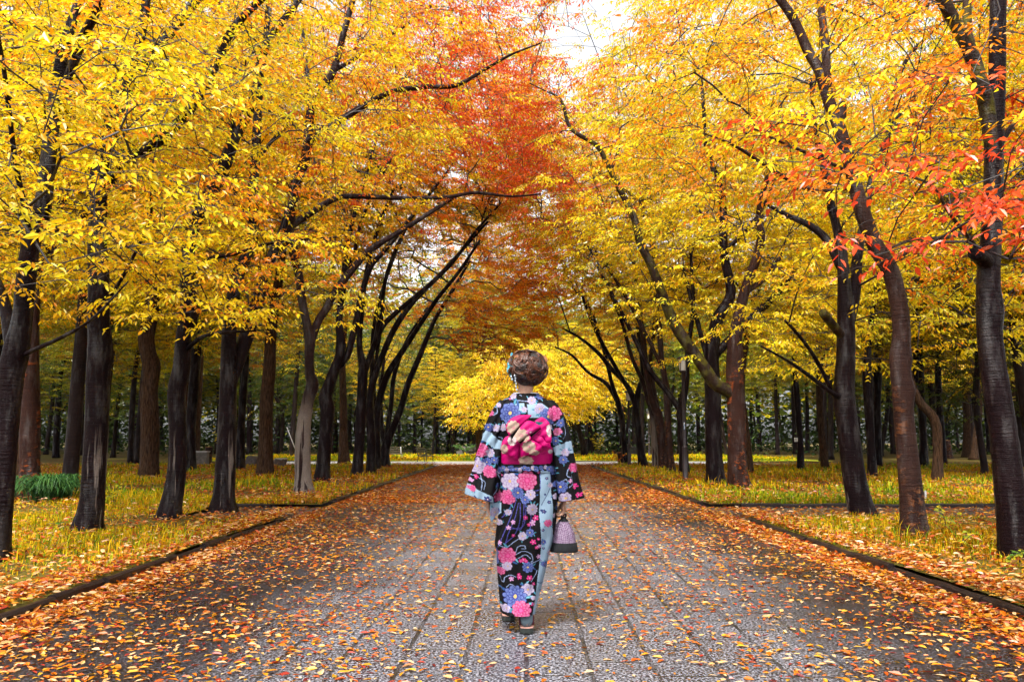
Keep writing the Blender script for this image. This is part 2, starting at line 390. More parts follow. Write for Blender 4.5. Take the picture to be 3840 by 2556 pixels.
def trace(pts, Y, dY=0.0):
    """photo pixels (x, y, radius px) at depth Y, drifting dY metres away from the camera towards its tip"""
    n = len(pts); out = []
    for i, (x, y, r) in enumerate(pts):
        Yi = Y + dY * i / max(1, n - 1); p = at(x, y, Yi); out.append((*p, r * Yi / FPX))
    return out
HERO = []
def hero(label, main, limbs=(), boxes=(), palette=((cY, 1),), bark='bark', leafL=.075, Y=None, near=True, K=4, J=12, length=.62, lump=.06, group=None, name='maple_tree', dmain=0.0, droop=1.0):
    HERO.append(dict(label=label, main=main, limbs=limbs, boxes=boxes, palette=palette, bark=bark, leafL=leafL, Y=Y, near=near, K=K, J=J, length=length, lump=lump, group=group, name=name, dmain=dmain, droop=droop))
def sample_box(b, rng):
    """box: x0,x1,y0,y1,z0,z1,n, inner (sign of the path side, 0 none), x of trunk, arch slope"""
    x0, x1, y0, y1, z0, z1, n = b[:7]; inner, xt, slope = (b[7:10] if len(b) > 7 else (0, 0, 0))
    out = []
    cnt = 0
    while cnt < n:
        m = int(n * 2)
        p = np.stack((rng.uniform(x0, x1, m), rng.uniform(y0, y1, m), z0 + (z1 - z0) * rng.random(m)**1.15), -1)
        if inner: p = p[p[:, 2] > z0 + slope * np.maximum(0, inner * (p[:, 0] - xt) - .8)]
        # rounded corners
        u = (p - np.array(((x0 + x1) / 2, (y0 + y1) / 2, (z0 + z1) / 2))) / np.array(((x1 - x0) / 2, (y1 - y0) / 2, (z1 - z0) / 2))
        p = p[(np.abs(u)**3).sum(1) < 1.25]
        out.append(p); cnt += len(p)
        if len(p) == 0: break
    p = np.vstack(out)[:n]
    # what the photo could see, with room for a step aside
    d = p - np.array((0, 0, CAMH)); sx = d[:, 0] / d[:, 1] / .643; el = (d[:, 2] / d[:, 1] - .123) / .43
    ok = (np.abs(sx) < 1.22) & (el < 1.25) & (np.linalg.norm(d, axis=1) > 3.1)
    return p[ok]
def project(P):
    d = P - np.array((0, 0, CAMH)); c, s = math.cos(PITCH), math.sin(PITCH); f = d[:, 1] * c + d[:, 2] * s; u = -d[:, 1] * s + d[:, 2] * c
    return np.stack((1920 + FPX * d[:, 0] / f, 1278 - FPX * u / f), -1)
BARE = []
def note_bare():
    # stems that stand free of leaves on the side of the path: sprays in front of them are thinned
    for hi_, h in enumerate(HERO):
        Y = h['Y'] or ground_y(h['main'][0][1])
        if Y > 24: continue
        for pts, k in [(h['main'], 1.0)] + [(l[0], .8) for l in h['limbs'] if max(p[2] for p in l[0]) > 11]:
            S = spline(pts, 30.0)
            for q in S: BARE.append((q[0], q[1], q[2], Y, k * (.72 if hi_ < 7 else 1.0)))
def thin_in_front(T, hd, L, rng):
    B = np.array(BARE); keep = np.ones(len(T), bool)
    mid = T + np.stack((np.cos(hd), np.sin(hd), np.zeros(len(hd))), -1) * L * .45; px = project(mid)
    for i in range(len(T)):
        Y = mid[i, 1]; d = np.hypot(B[:, 0] - px[i, 0], B[:, 1] - px[i, 1]) - B[:, 2]; m = (Y < B[:, 3] - .05) & (d < .26 * FPX / Y) & (B[:, 3] - Y < 9)
        if m.any() and rng.random() < .80 * B[m, 4].max(): keep[i] = False
    for gx, gy, rx, ry, pr in ((2225, 60, 150, 140, .92), (2110, 250, 110, 140, .5), (2030, 760, 60, 60, .7), (1330, 230, 40, 30, .6), (3240, 370, 60, 50, .7)):   # windows of sky between the crowns
        keep &= ~((((px[:, 0] - gx) / rx)**2 + ((px[:, 1] - gy) / ry)**2 < 1) & (rng.random(len(T)) < pr))
    return keep
def build_hero(h, seed):
    rng = np.random.default_rng(seed)
    Y = h['Y'] or ground_y(h['main'][0][1]); main = trace(h['main'], Y, h['dmain'])
    main[0] = (main[0][0], main[0][1], -.06, main[0][3])
    base = np.array((main[0][0], main[0][1], 0.06))
    root = empty(h['name'], base, h['label'], 'tree', h['group'])
    mt = M[h['bark']]
    far = Y > 20
    A = Acc(); P, R = trunk_tube(A, main, rng, 12 if far else 20, .16 if far else .07, True, h['lump']); sk, sr = [P], [R]
    A.build('trunk', mt, root, base)
    for l in h['limbs']:
        pts, d = l[0], (l[1] if len(l) > 1 else rng.uniform(-.5, .8))
        # start at the depth the trunk has there
        c = trace(pts, Y, d); B = Acc(); p, r = trunk_tube(B, c, rng, 8 if far else 12, .16 if far else .09, False, .05); sk.append(p); sr.append(r)
        B.build('limb', M[l[2]] if len(l) > 2 else mt, root, base)
    sk = np.vstack(sk); sr = np.concatenate(sr)
    T = np.vstack([sample_box(b, rng) for b in h['boxes']]) if h['boxes'] else np.zeros((0, 3))
    if len(T):
        ok = sk[:, 2] > min(1.9, .7 * T[:, 2].min()); S2 = sk[ok][::3]; R2 = sr[ok][::3]
        hd = np.arctan2(T[:, 1] - base[1], T[:, 0] - base[0]) + rng.normal(0, .7, len(T))
        kp = thin_in_front(T, hd, h['length'], rng); T, hd = T[kp], hd[kp]
        cols = spray_colours(T, h['palette'], rng)
        me = crown_mesh('crown', S2, R2, T, cols, rng, h['leafL'], h['K'], h['J'], h['length'], h['near'], base, hd, tip_r=.0042 if not far else .006, droop=h['droop'])
        link('crown', me, root)
    return root
# ------------------------------------------------------------------ the avenue trees (traced: photo x, y, radius in pixels)
def row_box(xt, Y, s, z0, n, reach=5.0, out=3.6, dy=2.6, top=13.5, slope=.85, front=0.0):
    zt = min(top, CAMH + .60 * Y + 1.4)
    a, b = (xt - out, xt + reach) if s > 0 else (xt - reach, xt + out)
    return (a, b, Y - dy - front, Y + dy, z0, zt, n, s, xt, slope)
gold = ((cY, 6), (cG, 3), (cL, 3)); gold2 = ((cY, 6), (cG, 4), (cO, 1), (cL, 2)); olive = ((cL, 4), (cB, 3), (cY, 4), (cG, 1), (cV, 2)); lemon = ((cY, 8), (cL, 3), (cG, 1)); amber = ((cO, 4), (cG, 4), (cY, 3)); fire = ((cR, 3), (cO, 4), (cG, 2))
hero('dark wet tree at the left edge, forking above a burl beside the fern clump',
     [(-20,2125,50),(-5,2000,44),(10,1850,42),(28,1600,42),(40,1430,46),(58,1330,50),(82,1200,38),(100,1020,36),(120,900,34),(160,780,32),(185,560,28),(215,330,26),(240,180,22),(290,20,18),(310,-90,16)],
     [([(200,440,16),(260,280,18),(306,153,20),(357,51,18),(400,-60,16)], -.5), ([(50,1310,30),(20,1150,22),(-20,1040,18),(-80,930,14)], .4),
      ([(90,1330,9),(123,1313,9),(230,1265,8),(340,1200,6),(480,1056,3)], -.6), ([(120,900,12),(60,620,10),(20,300,9),(-20,60,8)], -1.2)],
     [row_box(-4.5, 7.0, 1, 2.95, 600, reach=2.6, out=2.4, dy=2.3, front=.9), (-3.7, -1.9, 3.9, 5.4, 2.0, 3.7, 90)], gold, 'bark')
hero('dark trunk with orange scaly patches rising behind the fern clump',
     [(112,1890,45),(112,1760,38),(112,1600,38),(110,1430,36),(118,1300,28),(125,1150,24),(140,1020,24),(165,940,22),(205,840,22),(230,760,18),(265,600,14)],
     [([(135,1080,20),(170,985,20),(236,893,18),(306,816,16),(400,720,12),(480,600,8)], .3)],
     [row_box(-8.2, 14.2, 1, 3.4, 300, reach=4, out=4, dy=2.4)], ((cY, 3), (cG, 3), (cB, 3), (cO, 1)), 'bark_scaly', Y=14.0, leafL=.085)
hero('thick straight wet trunk with a burl and white stain, right of the fern clump',
     [(325,2012,60),(330,1960,52),(345,1880,46),(362,1630,44),(368,1400,44),(376,1330,47),(370,1200,40),(370,1030,38),(365,900,36),(368,800,34),(372,680,34),(390,540,32),(440,400,28),(490,300,26),(520,170,22),(545,40,18),(552,-80,16)],
     [([(385,700,20),(485,600,22),(561,555,22),(620,505,22),(670,459,20),(753,357,18),(810,242,18),(855,140,17),(912,64,16),(1010,-30,14)], -.8),
      ([(470,330,16),(574,200,20),(670,83,20),(760,-30,18)], .8), ([(372,1180,8),(470,1020,7),(560,830,6),(566,740,5),(575,600,4)], -1.2)],
     [row_box(-4.9, 9.15, 1, 3.0, 600, reach=3.2, out=3.2, front=.6), (-5.2, -2.2, 5.6, 8.4, 2.45, 5.0, 130)], gold2, 'bark_streak')
hero('grey-brown furrowed trunk standing on the lawn between two dark wet trunks',
     [(555,1800,45),(560,1750,36),(562,1600,34),(560,1480,32),(566,1380,30),(548,1270,32),(570,1150,28),(568,1020,24),(575,920,20),(580,800,16),(590,650,12)],
     [([(566,1000,12),(620,880,9),(680,760,7)],)], [row_box(-10, 22, 1, 4.2, 260, reach=4, out=5, dy=3)], olive, 'bark_brown', leafL=.11, near=False, J=11)
hero('curving wet trunk with a knob and white stain, leaning out over the lawn',
     [(625,1958,48),(640,1900,42),(662,1780,36),(668,1650,34),(662,1520,34),(665,1450,36),(680,1380,34),(690,1250,30),(714,1160,36),(702,1050,28),(705,960,26),(715,880,26),(740,820,26),(765,778,26),(791,721,26),(829,657,26),(880,510,24),(931,415,22),(963,332,20),(982,223,19),(1008,147,17),(1078,57,15),(1160,-60,12)],
     [([(690,1320,9),(759,1263,8),(848,1246,6),(960,1240,4)], -.5), ([(708,1040,10),(781,973,9),(893,950,8),(1000,915,7),(1116,900,5),(1260,890,3)], -.8), ([(975,300,10),(990,200,9),(1010,60,8),(1020,-40,7)], .5),
      ([(880,510,9),(868,420,7),(890,330,6)], -.3)],
     [row_box(-4.7, 10.8, 1, 3.25, 520, reach=3.4, out=3.4), (-4.6, -2.0, 7.8, 9.9, 2.3, 3.9, 90)], gold2, 'bark_streak')
hero('wet trunk forked low into two, between the curving and the white-stained trunk',
     [(835,1918,50),(838,1860,40),(845,1760,38),(850,1650,36),(855,1500,34),(858,1300,30),(862,1200,28),(880,1080,26),(905,1000,24),(940,930,22),(950,850,22),(950,702,20),(957,606,19),(969,383,17),(985,250,14),(1000,100,12),(1010,-60,10)],
     [([(862,1440,26),(890,1360,28),(925,1260,28),(960,1150,26),(990,1060,24),(1020,960,20),(1060,860,16),(1110,700,12)], .9), ([(955,620,9),(1010,540,8),(1080,470,6)], .4), ([(950,850,9),(900,760,8),(870,690,6)], -.6)],
     [row_box(-4.6, 12.4, 1, 3.4, 460, reach=4.0, out=3.6), (-4.2, -2.2, 9.6, 11.6, 2.5, 3.8, 70)], gold2, 'bark_streak')
hero('grey-brown rough trunk in front of the flat-topped boulder',
     [(993,1792,38),(995,1700,30),(1000,1500,26),(1010,1380,24),(1015,1270,22),(1030,1150,20),(1045,1050,18),(1060,950,14),(1080,800,10)], [([(1030,1150,9),(980,1050,7),(960,950,5)],)],
     [row_box(-7.3, 23.5, 1, 4.0, 240, reach=4, out=4, dy=3)], olive, 'bark_brown', leafL=.11, near=False, J=11)
hero('slim tree with a white-stained foot whose long limbs reach across the path',
     [(1140,1862,46),(1138,1800,32),(1135,1700,30),(1138,1600,28),(1155,1500,24),(1172,1440,26),(1162,1400,20),(1160,1330,19),(1162,1275,22),(1148,1200,17),(1134,1136,17),(1120,1030,17),(1098,930,20),(1082,860,22),(1100,734,22),(1117,667,21),(1142,606,20),(1154,529,20),(1167,395,18),(1200,330,16),(1250,268,15),(1290,120,13),(1340,-60,11)],
     [([(1154,529,12),(1165,400,11),(1155,300,10),(1140,180,8),(1133,60,6)], .3), ([(1162,1285,18),(1195,1200,16),(1223,1158,16),(1260,1090,15),(1330,1000,14),(1390,935,13),(1500,868,11),(1625,790,9),(1720,730,7)], 1.0),
      ([(1085,850,16),(1112,834,15),(1178,790,14),(1257,745,12),(1324,736,11),(1502,743,9),(1670,740,8),(1781,723,7),(1915,736,5),(2027,728,3)], 1.2),
      ([(1155,535,14),(1169,522,14),(1292,441,14),(1455,351,12),(1594,326,11),(1708,322,9),(1820,260,7),(1920,204,5),(2026,163,3)], -.8), ([(1250,268,9),(1380,190,8),(1500,110,7),(1620,20,6)], .6)],
     [row_box(-4.1, 15.7, 1, 5.0, 460, reach=5.0, out=3.4, dy=2.8, slope=.55)], ((cO, 2), (cG, 4), (cY, 4), (cR, 1)), 'bark_pale', leafL=.08)
hero('dark two-stemmed tree just behind the white-stained trunk',
     [(1207,1810,34),(1212,1740,28),(1222,1620,26),(1228,1530,30),(1220,1490,28),(1250,1400,22),(1275,1330,18),(1279,1281,18),(1272,1200,14),(1290,1046,12),(1300,930,11),(1330,800,9),(1360,700,8),(1400,560,7)],
     [([(1258,1385,14),(1301,1337,14),(1335,1203,13),(1357,1102,12),(1390,1000,11),(1446,935,10),(1580,767,8),(1680,640,5)], 1.0), ([(1290,1046,8),(1330,940,8),(1357,823,7),(1440,640,6),(1500,560,5)], -.6)],
     [row_box(-4.9, 20.7, 1, 6.4, 360, reach=5.6, out=4, dy=2.8, slope=.4)], ((cO, 2), (cG, 4), (cY, 3), (cB, 2)), 'bark', leafL=.10, near=False)
hero('dark tree with three steep limbs, first of the close row left of the path',
     [(1338,1792,24),(1345,1700,20),(1352,1600,20),(1358,1450,20),(1362,1380,19),(1348,1290,12),(1359,1153,10),(1374,1023,9),(1420,850,8),(1480,700,6)],
     [([(1362,1410,14),(1390,1330,12),(1430,1230,12),(1481,1176,11),(1560,1110,10),(1634,1046,9),(1700,980,8),(1790,860,6),(1880,760,4)], .8), ([(1405,1290,9),(1430,1150,9),(1450,1030,8),(1500,900,7),(1560,800,5)], -.8)],
     [row_box(-4.5, 23.1, 1, 6.6, 320, reach=5.6, out=4, slope=.4)], ((cG, 3), (cB, 4), (cY, 4), (cO, 1)), 'bark', leafL=.10, near=False)
hero('dark trunk bending right, second of the close row left of the path',
     [(1392,1784,20),(1392,1650,18),(1385,1530,18),(1392,1460,15),(1405,1413,13),(1435,1329,12),(1481,1229,12),(1550,1130,11),(1650,1030,9),(1740,930,7),(1830,830,5)], [([(1388,1500,9),(1395,1380,9),(1400,1240,8),(1430,1100,7),(1480,960,5)],)],
     [row_box(-4.3, 24, 1, 7.0, 220, reach=5.4, out=3, slope=.4)], olive, 'bark', leafL=.10, near=False)
hero('slender leaning trunk, third of the close row left of the path',
     [(1414,1770,18),(1412,1600,15),(1420,1510,14),(1450,1410,13),(1500,1330,12),(1560,1240,10),(1640,1120,9),(1720,1020,7),(1800,900,5)], [([(1412,1560,8),(1402,1440,8),(1420,1280,7),(1440,1150,5)],)],
     [row_box(-4.4, 26, 1, 7.0, 220, reach=5.6, out=3, slope=.4)], olive, 'bark', leafL=.10, near=False)
hero('dark tree splitting close to the ground, last of the row near the dark bench',
     [(1443,1756,24),(1443,1700,19),(1451,1658,18),(1480,1590,14),(1504,1528,13),(1530,1440,12),(1580,1320,11),(1630,1200,9),(1690,1100,8),(1760,980,5)],
     [([(1447,1690,12),(1455,1600,10),(1466,1520,10),(1480,1400,9),(1530,1270,8),(1620,1130,6)], .6), ([(1445,1700,10),(1432,1600,9),(1428,1480,8),(1440,1340,6)], 1.0)],
     [row_box(-4.9, 31, 1, 5.6, 340, reach=6.2, out=4, dy=3.2, slope=.3), (-2.6, 1.6, 28, 33, 4.3, 7.4, 110)], ((cO, 4), (cG, 3), (cD, 1), (cB, 3)), 'bark', leafL=.11, near=False)
# right side of the path
hero('massive wet trunk at the right edge with a mossy fork and red leaves',
     [(3828,2118,72),(3810,2000,62),(3785,1800,54),(3760,1600,50),(3735,1450,50),(3715,1300,48),(3705,1150,46),(3705,1040,44),(3715,900,40),(3724,781,38),(3728,600,36),(3730,480,36),(3738,300,32),(3740,150,31),(3744,-90,30)],
     [([(3722,580,24),(3700,400,30),(3676,312,30),(3631,178,28),(3564,56,26),(3490,-90,24)], -.4, 'bark_mossy'), ([(3645,205,16),(3628,120,18),(3626,-60,16)], .3, 'bark_mossy'), ([(3715,1010,26),(3672,962,30),(3655,950,26)], -.25),
      ([(3690,960,8),(3560,800,7),(3500,700,6),(3350,640,4)], -2.2), ([(3700,800,9),(3590,880,8),(3420,900,6),(3280,960,4)], -2.4), ([(3740,560,12),(3800,470,11),(3880,430,10)], .3)],
     [row_box(4.5, 7.16, -1, 2.9, 330, reach=1.7, out=2.2, dy=2.1), (1.75, 3.2, 4.0, 4.8, 2.1, 2.9, 60), (1.6, 3.3, 4.2, 5.4, 2.4, 3.5, 40)], ((cO, 4), (cG, 3), (cY, 2), (cR, 1)), 'bark_streak')
hero('long leaning trunk in front of the short black-and-white post',
     [(3435,2034,54),(3425,1960,46),(3415,1825,42),(3398,1646,38),(3382,1468,36),(3372,1343,37),(3380,1240,34),(3366,1123,34),(3338,1012,34),(3285,925,33),(3230,781,31),(3196,647,28),(3151,491,26),(3107,379,24),(3073,268,22),(3029,190,20),(2973,67,18),(2880,-60,16)],
     [([(3110,390,16),(3101,268,18),(3092,145,17),(3075,0,15),(3070,-90,14)], .5), ([(3148,480,16),(3158,400,18),(3160,392,12)], -.1), ([(3200,690,10),(3140,714,10),(3029,709,9),(2895,636,8),(2755,547,6),(2640,500,4)], -.9), ([(3185,650,8),(3110,610,8),(3040,580,7),(2900,520,5),(2794,469,4)], -.6),
      ([(3330,1000,8),(3480,880,7),(3560,760,6),(3640,700,4)], .6)],
     [row_box(4.4, 8.74, -1, 2.75, 460, reach=3.0, out=2.8, dy=2.2)], ((cG, 4), (cO, 3), (cY, 5)), 'bark_tan')
hero('dark leaning trunk with a mossy stub and two upright stems beside the side path',
     [(3240,1952,56),(3225,1890,46),(3202,1780,42),(3179,1602,40),(3165,1480,40),(3172,1334,36),(3172,1200,34),(3162,1012,24),(3148,900,20),(3120,780,16),(3090,640,14),(3060,500,10),(3040,300,7)],
     [([(3178,1230,24),(3205,1100,22),(3215,967,20),(3240,830,15),(3274,647,13),(3320,540,11),(3341,469,10),(3352,357,10),(3408,212,8),(3542,78,6)], .8), ([(3160,1262,18),(3120,1215,18),(3085,1172,17)], -.5, 'bark_mossy'), ([(3150,1000,16),(3100,900,16),(3040,848,14),(2960,810,10),(2880,770,6)], .8),
      ([(3155,1490,12),(3112,1468,10),(3030,1405,8),(2950,1350,6),(2854,1298,4)], -1.0), ([(3120,1470,8),(3068,1361,8),(3014,1280,7),(2943,1200,5)], -.7), ([(3345,470,7),(3430,360,7),(3540,240,6)], .5)],
     [row_box(4.8, 11.0, -1, 2.15, 560, reach=3.6, out=3.4, dy=2.6)], lemon, 'bark_streak')
hero('trunk with a red peeling bark strip and one long mossy limb curving over the path',
     [(2778,1840,50),(2768,1780,40),(2762,1600,36),(2758,1450,36),(2756,1360,34),(2760,1250,26),(2790,1100,20),(2850,920,18),(2850,780,14),(2890,620,10)],
     [([(2755,1485,26),(2724,1462,26),(2680,1436,26),(2635,1369,24),(2579,1291,23),(2535,1224,22),(2490,1123,20),(2445,1000,18),(2401,911,17),(2377,816,15),(2320,702,13),(2279,620,11),(2238,547,10),(2140,481,8),(2108,384,6),(2059,343,4)], -.8, 'bark_mossy'), ([(2290,640,7),(2320,560,6),(2325,480,4)], .3), ([(2790,1100,12),(2869,1040,11),(2930,960,8)], .4)],
     [row_box(5.0, 17.7, -1, 2.6, 520, reach=5.0, out=4, dy=2.8, slope=.7)], lemon, 'bark_scaly', leafL=.085)
hero('black wet trunk with a round knot hole, behind the slender lamp post',
     [(2685,1824,44),(2680,1760,34),(2675,1600,32),(2672,1450,32),(2668,1340,30),(2690,1200,24),(2740,1100,20),(2715,949,17),(2708,725,15),(2672,625,12),(2644,524,10),(2640,430,8),(2630,300,6)],
     [([(2680,1330,18),(2760,1250,16),(2850,1160,16),(2914,1100,14),(2980,1020,10)], .5), ([(2668,1400,12),(2640,1300,10),(2600,1150,9),(2560,1000,7)], .8), ([(2715,949,8),(2800,860,8),(2861,781,7),(2900,680,5)], .6)],
     [row_box(5.0, 18.9, -1, 3.6, 420, reach=4.6, out=4, dy=2.8)], lemon, 'bark', leafL=.085)
hero('dark trunk hidden half behind the slender lamp post',
     [(2567,1787,22),(2563,1700,18),(2558,1600,18),(2555,1530,18),(2570,1450,14),(2575,1400,12),(2580,1300,10),(2600,1150,8),(2590,950,6)],
     [([(2555,1545,12),(2507,1475,12),(2440,1390,11),(2380,1270,9),(2310,1130,7),(2240,1000,5)], .8)], [row_box(5.2, 24.2, -1, 5.6, 270, reach=5.2, out=4, slope=.6)], lemon, 'bark', leafL=.10, near=False)
hero('reddish dark trunk, first in the leaning row left of the slender lamp',
     [(2520,1780,18),(2512,1700,15),(2505,1600,14),(2500,1480,14),(2490,1400,12),(2480,1330,11),(2470,1200,11),(2460,1050,9),(2440,900,8),(2400,760,6)], [([(2485,1380,8),(2420,1250,8),(2340,1100,7),(2250,960,5)], .5)],
     [row_box(5.0, 25.5, -1, 6.0, 250, reach=5.6, out=3.4, slope=.45)], ((cY, 6), (cL, 3), (cG, 3)), 'bark_tan', leafL=.10, near=False)
hero('forked trunk with a burl, second in the leaning row left of the slender lamp',
     [(2490,1767,22),(2482,1680,17),(2472,1570,18),(2462,1540,18),(2440,1480,12),(2425,1400,12),(2415,1300,11),(2400,1150,9),(2380,1000,8),(2330,860,6)], [([(2472,1560,10),(2450,1450,9),(2440,1350,8),(2455,1200,8),(2440,1060,6)], .6)],
     [row_box(5.3, 28, -1, 6.0, 250, reach=5.8, out=3.4, slope=.45)], ((cY, 6), (cL, 3), (cG, 3)), 'bark_tan', leafL=.10, near=False)
hero('slim trunk with a pale stain, third in the leaning row left of the slender lamp',
     [(2463,1762,18),(2455,1680,13),(2448,1600,12),(2445,1540,12),(2430,1500,10),(2410,1430,9),(2370,1340,8),(2330,1200,7),(2280,1080,5)], [([(2440,1530,7),(2425,1430,7),(2420,1300,6),(2400,1150,5)],)],
     [row_box(5.3, 29, -1, 6.0, 200, reach=6, out=3, slope=.45)], ((cY, 6), (cL, 3), (cG, 3)), 'bark_pale', leafL=.10, near=False)
hero('dark tree with two wide-spread forks standing right behind the small lamp post',
     [(2416,1758,22),(2402,1690,15),(2392,1600,14),(2385,1530,14),(2395,1460,11),(2410,1400,9),(2395,1250,8),(2370,1100,7),(2330,950,5)],
     [([(2387,1535,13),(2370,1480,12),(2340,1430,10),(2290,1380,9),(2250,1330,8),(2180,1270,6),(2110,1230,4)], .8), ([(2340,1430,8),(2282,1330,8),(2230,1230,7),(2180,1100,5)], -.6)],
     [row_box(5.0, 30.5, -1, 5.0, 320, reach=6.4, out=3.6, dy=3, slope=.55)], ((cY, 4), (cL, 3), (cG, 4), (cO, 1)), 'bark', leafL=.11, near=False)
hero('thin leaning trunk at the far end of the row right of the path',
     [(2352,1744,16),(2342,1680,11),(2332,1580,11),(2318,1510,11),(2308,1480,10),(2290,1420,8),(2270,1330,8),(2230,1200,6),(2180,1080,4)],
     [([(2322,1520,8),(2275,1440,8),(2205,1395,6),(2145,1332,5),(2080,1300,3)], 1.0)], [row_box(5.0, 34, -1, 4.4, 340, reach=6.6, out=4, dy=3, slope=.55), (-3.2, 3.0, 33.5, 37, 6.0, 13.0, 170)], ((cG, 4), (cY, 4), (cO, 2)), 'bark', leafL=.11, near=False)
# trunks standing further back on the lawns
def back(label, main, bark='bark', Y=None, xt=None, pal=olive, n=150, z0=4.0, limbs=()):
    Y = Y or ground_y(main[0][1]); X = at(main[0][0], main[0][1], Y)[0]
    hero(label, main, limbs, [(X - 3.4, X + 3.4, Y - 2.6, Y + 2.6, z0, min(13.5, CAMH + .58 * Y), n)], pal, bark, leafL=.12, Y=Y, near=False, J=11, length=.8)
back('black trunk standing beside the sawn stump on the left lawn', [(711,1777,26),(715,1600,20),(730,1400,20),(745,1200,16),(750,1000,12),(770,800,8)])
back('black slim trunk left of the flat-topped boulder', [(898,1767,22),(905,1600,16),(915,1450,14),(925,1300,12),(940,1100,9)])
back('brown straight trunk beyond the dark two-stemmed tree, by the clearing', [(1290,1742,26),(1288,1640,18),(1287,1500,15),(1285,1350,12),(1300,1150,9)], 'bark_brown', n=130)
back('brown leaning trunk close behind the red-barked tree', [(2810,1778,20),(2800,1650,16),(2791,1570,15),(2780,1450,14),(2795,1300,12),(2830,1100,9)], 'bark_brown', pal=lemon)
back('black slim trunk in the middle of the right lawn', [(3003,1772,16),(3000,1650,12),(2990,1500,12),(2981,1391,11),(2975,1200,9),(2990,1000,6)], pal=lemon)
back('tan leaning trunk on the right lawn, left of the dark leaning tree', [(3095,1762,18),(3085,1660,14),(3076,1570,13),(3072,1450,12),(3080,1300,9)], 'bark_brown', pal=lemon)
back('black trunk with a lumpy top between the two long leaning trunks', [(3272,1790,20),(3265,1650,16),(3255,1480,18),(3250,1400,17),(3262,1250,10),(3290,1050,7)], pal=lemon)
back('tan furrowed tree bent sharply to the left, behind the black-and-white post', [(3514,1810,24),(3516,1700,18),(3512,1600,18),(3490,1550,17),(3455,1515,16),(3425,1459,15),(3400,1350,12),(3390,1150,8)], 'bark_brown', pal=lemon)
back('black trunk with a white run-off stain beside the bent tan tree', [(3465,1760,20),(3462,1650,15),(3455,1500,14),(3450,1350,12),(3440,1150,8)], 'bark_streak', pal=lemon)
back('grey-brown trunk left of the massive trunk at the right edge', [(3626,1712,18),(3626,1600,14),(3622,1450,13),(3630,1300,10),(3640,1150,7)], 'bark_brown', pal=olive)
back('wavy brown trunk leaning beside the grey-brown one, left of the massive trunk', [(3652,1722,16),(3660,1640,12),(3672,1540,12),(3665,1440,11),(3640,1340,9),(3635,1200,6)], 'bark_brown', pal=olive)
back('brown trunk at the right edge, behind the massive wet one', [(3812,1700,20),(3815,1600,17),(3808,1450,15),(3812,1300,11),(3820,1150,8)], 'bark_brown', pal=olive)
# golden tree behind the woman, small dark spreading tree beside it
hero('bright golden drooping tree glowing at the end of the path behind the woman',
     [(1800,1716,18),(1798,1660,15),(1800,1560,13),(1830,1480,10),(1880,1420,8),(1940,1370,6)], [([(1800,1580,9),(1850,1530,8),(1960,1490,6),(2050,1470,4)],), ([(1880,1420,6),(1990,1380,5),(2080,1370,4)],)],
     [(-3.4, -.4, 44, 48, 1.9, 4.7, 90), (-1.8, 2.2, 44, 48, 2.6, 6.9, 150), (1.2, 4.6, 44, 49, 2.3, 5.6, 120), (3.2, 6.6, 45, 49, 3.2, 6.4, 70)], ((cY, 8), (cG, 2)), 'bark_brown', Y=46.5, leafL=.12, near=False, J=12, length=.9, droop=1.9)
hero('dark low-branched tree with wide limbs right of the woman, at the edge of the woods',
     [(2196,1712,18),(2185,1660,12),(2170,1610,11),(2160,1570,10),(2165,1520,8),(2180,1450,6)], [([(2175,1620,8),(2140,1590,7),(2105,1580,6),(2060,1560,4)],), ([(2168,1600,7),(2190,1560,6),(2215,1500,5),(2230,1430,4)],), ([(2165,1560,6),(2135,1530,5),(2120,1490,4)],)],
     [(1.0, 6.4, 47, 51, 4.0, 7.5, 200)], ((cY, 3), (cL, 4), (cB, 2)), 'bark_far', Y=49.5, leafL=.12, near=False)
note_bare()
for h in HERO:
    if h['near'] and (h['Y'] or ground_y(h['main'][0][1])) < 10: h['leafL'] = .066
for i, h in enumerate(HERO):
    k = 1.25 if (h['Y'] or ground_y(h['main'][0][1])) < 13 else 2.5
    if (h['Y'] or ground_y(h['main'][0][1])) > 20: h['leafL'] *= 1.12
    h['boxes'] = [(*b[:6], int(b[6] * k), *b[7:]) for b in h['boxes']]
    build_hero(h, 100 + i)

# ------------------------------------------------------------------ the woods behind: a few kinds, copied
def woods_proto(seed, palette, bark, hgt, z0, r0, leaf_n=520, rad=3.4):
    rng = np.random.default_rng(seed)
    pts = [(0, 0, -.1, r0 * 1.25), (0, 0, .2, r0), (rng.normal(0, .12), rng.normal(0, .1), hgt * .3, r0 * .85), (rng.normal(0, .3), rng.normal(0, .2), hgt * .6, r0 * .6), (rng.normal(0, .5), rng.normal(0, .3), hgt * .92, r0 * .15)]
    A = Acc(); P, R = trunk_tube(A, pts, rng, 9, .3, True, .08)
    f = [np.vstack(A.Q), np.vstack(A.T)]; tm = np_mesh('trunk', A.verts(), f, [M[bark]])
    u = rng.normal(0, 1, (leaf_n * 3, 3)); u = unit(u) * rng.random((leaf_n * 3, 1))**.42
    T = np.array((0, 0, (z0 + hgt) / 2)) + u * np.array((rad, rad, (hgt - z0) / 2)); T = T[:leaf_n]
    hd = np.arctan2(T[:, 1], T[:, 0]) + rng.normal(0, .7, len(T)); cols = spray_colours(T, palette, rng, anchors=False)
    ok = P[:, 2] > z0 * .75
    cm = crown_mesh('crown', P[ok], R[ok], T, cols, rng, .135, 4, 12, .85, False, (0, 0, 0), hd, twig_r=.005, tip_r=.008, twigs=False)
    return tm, cm
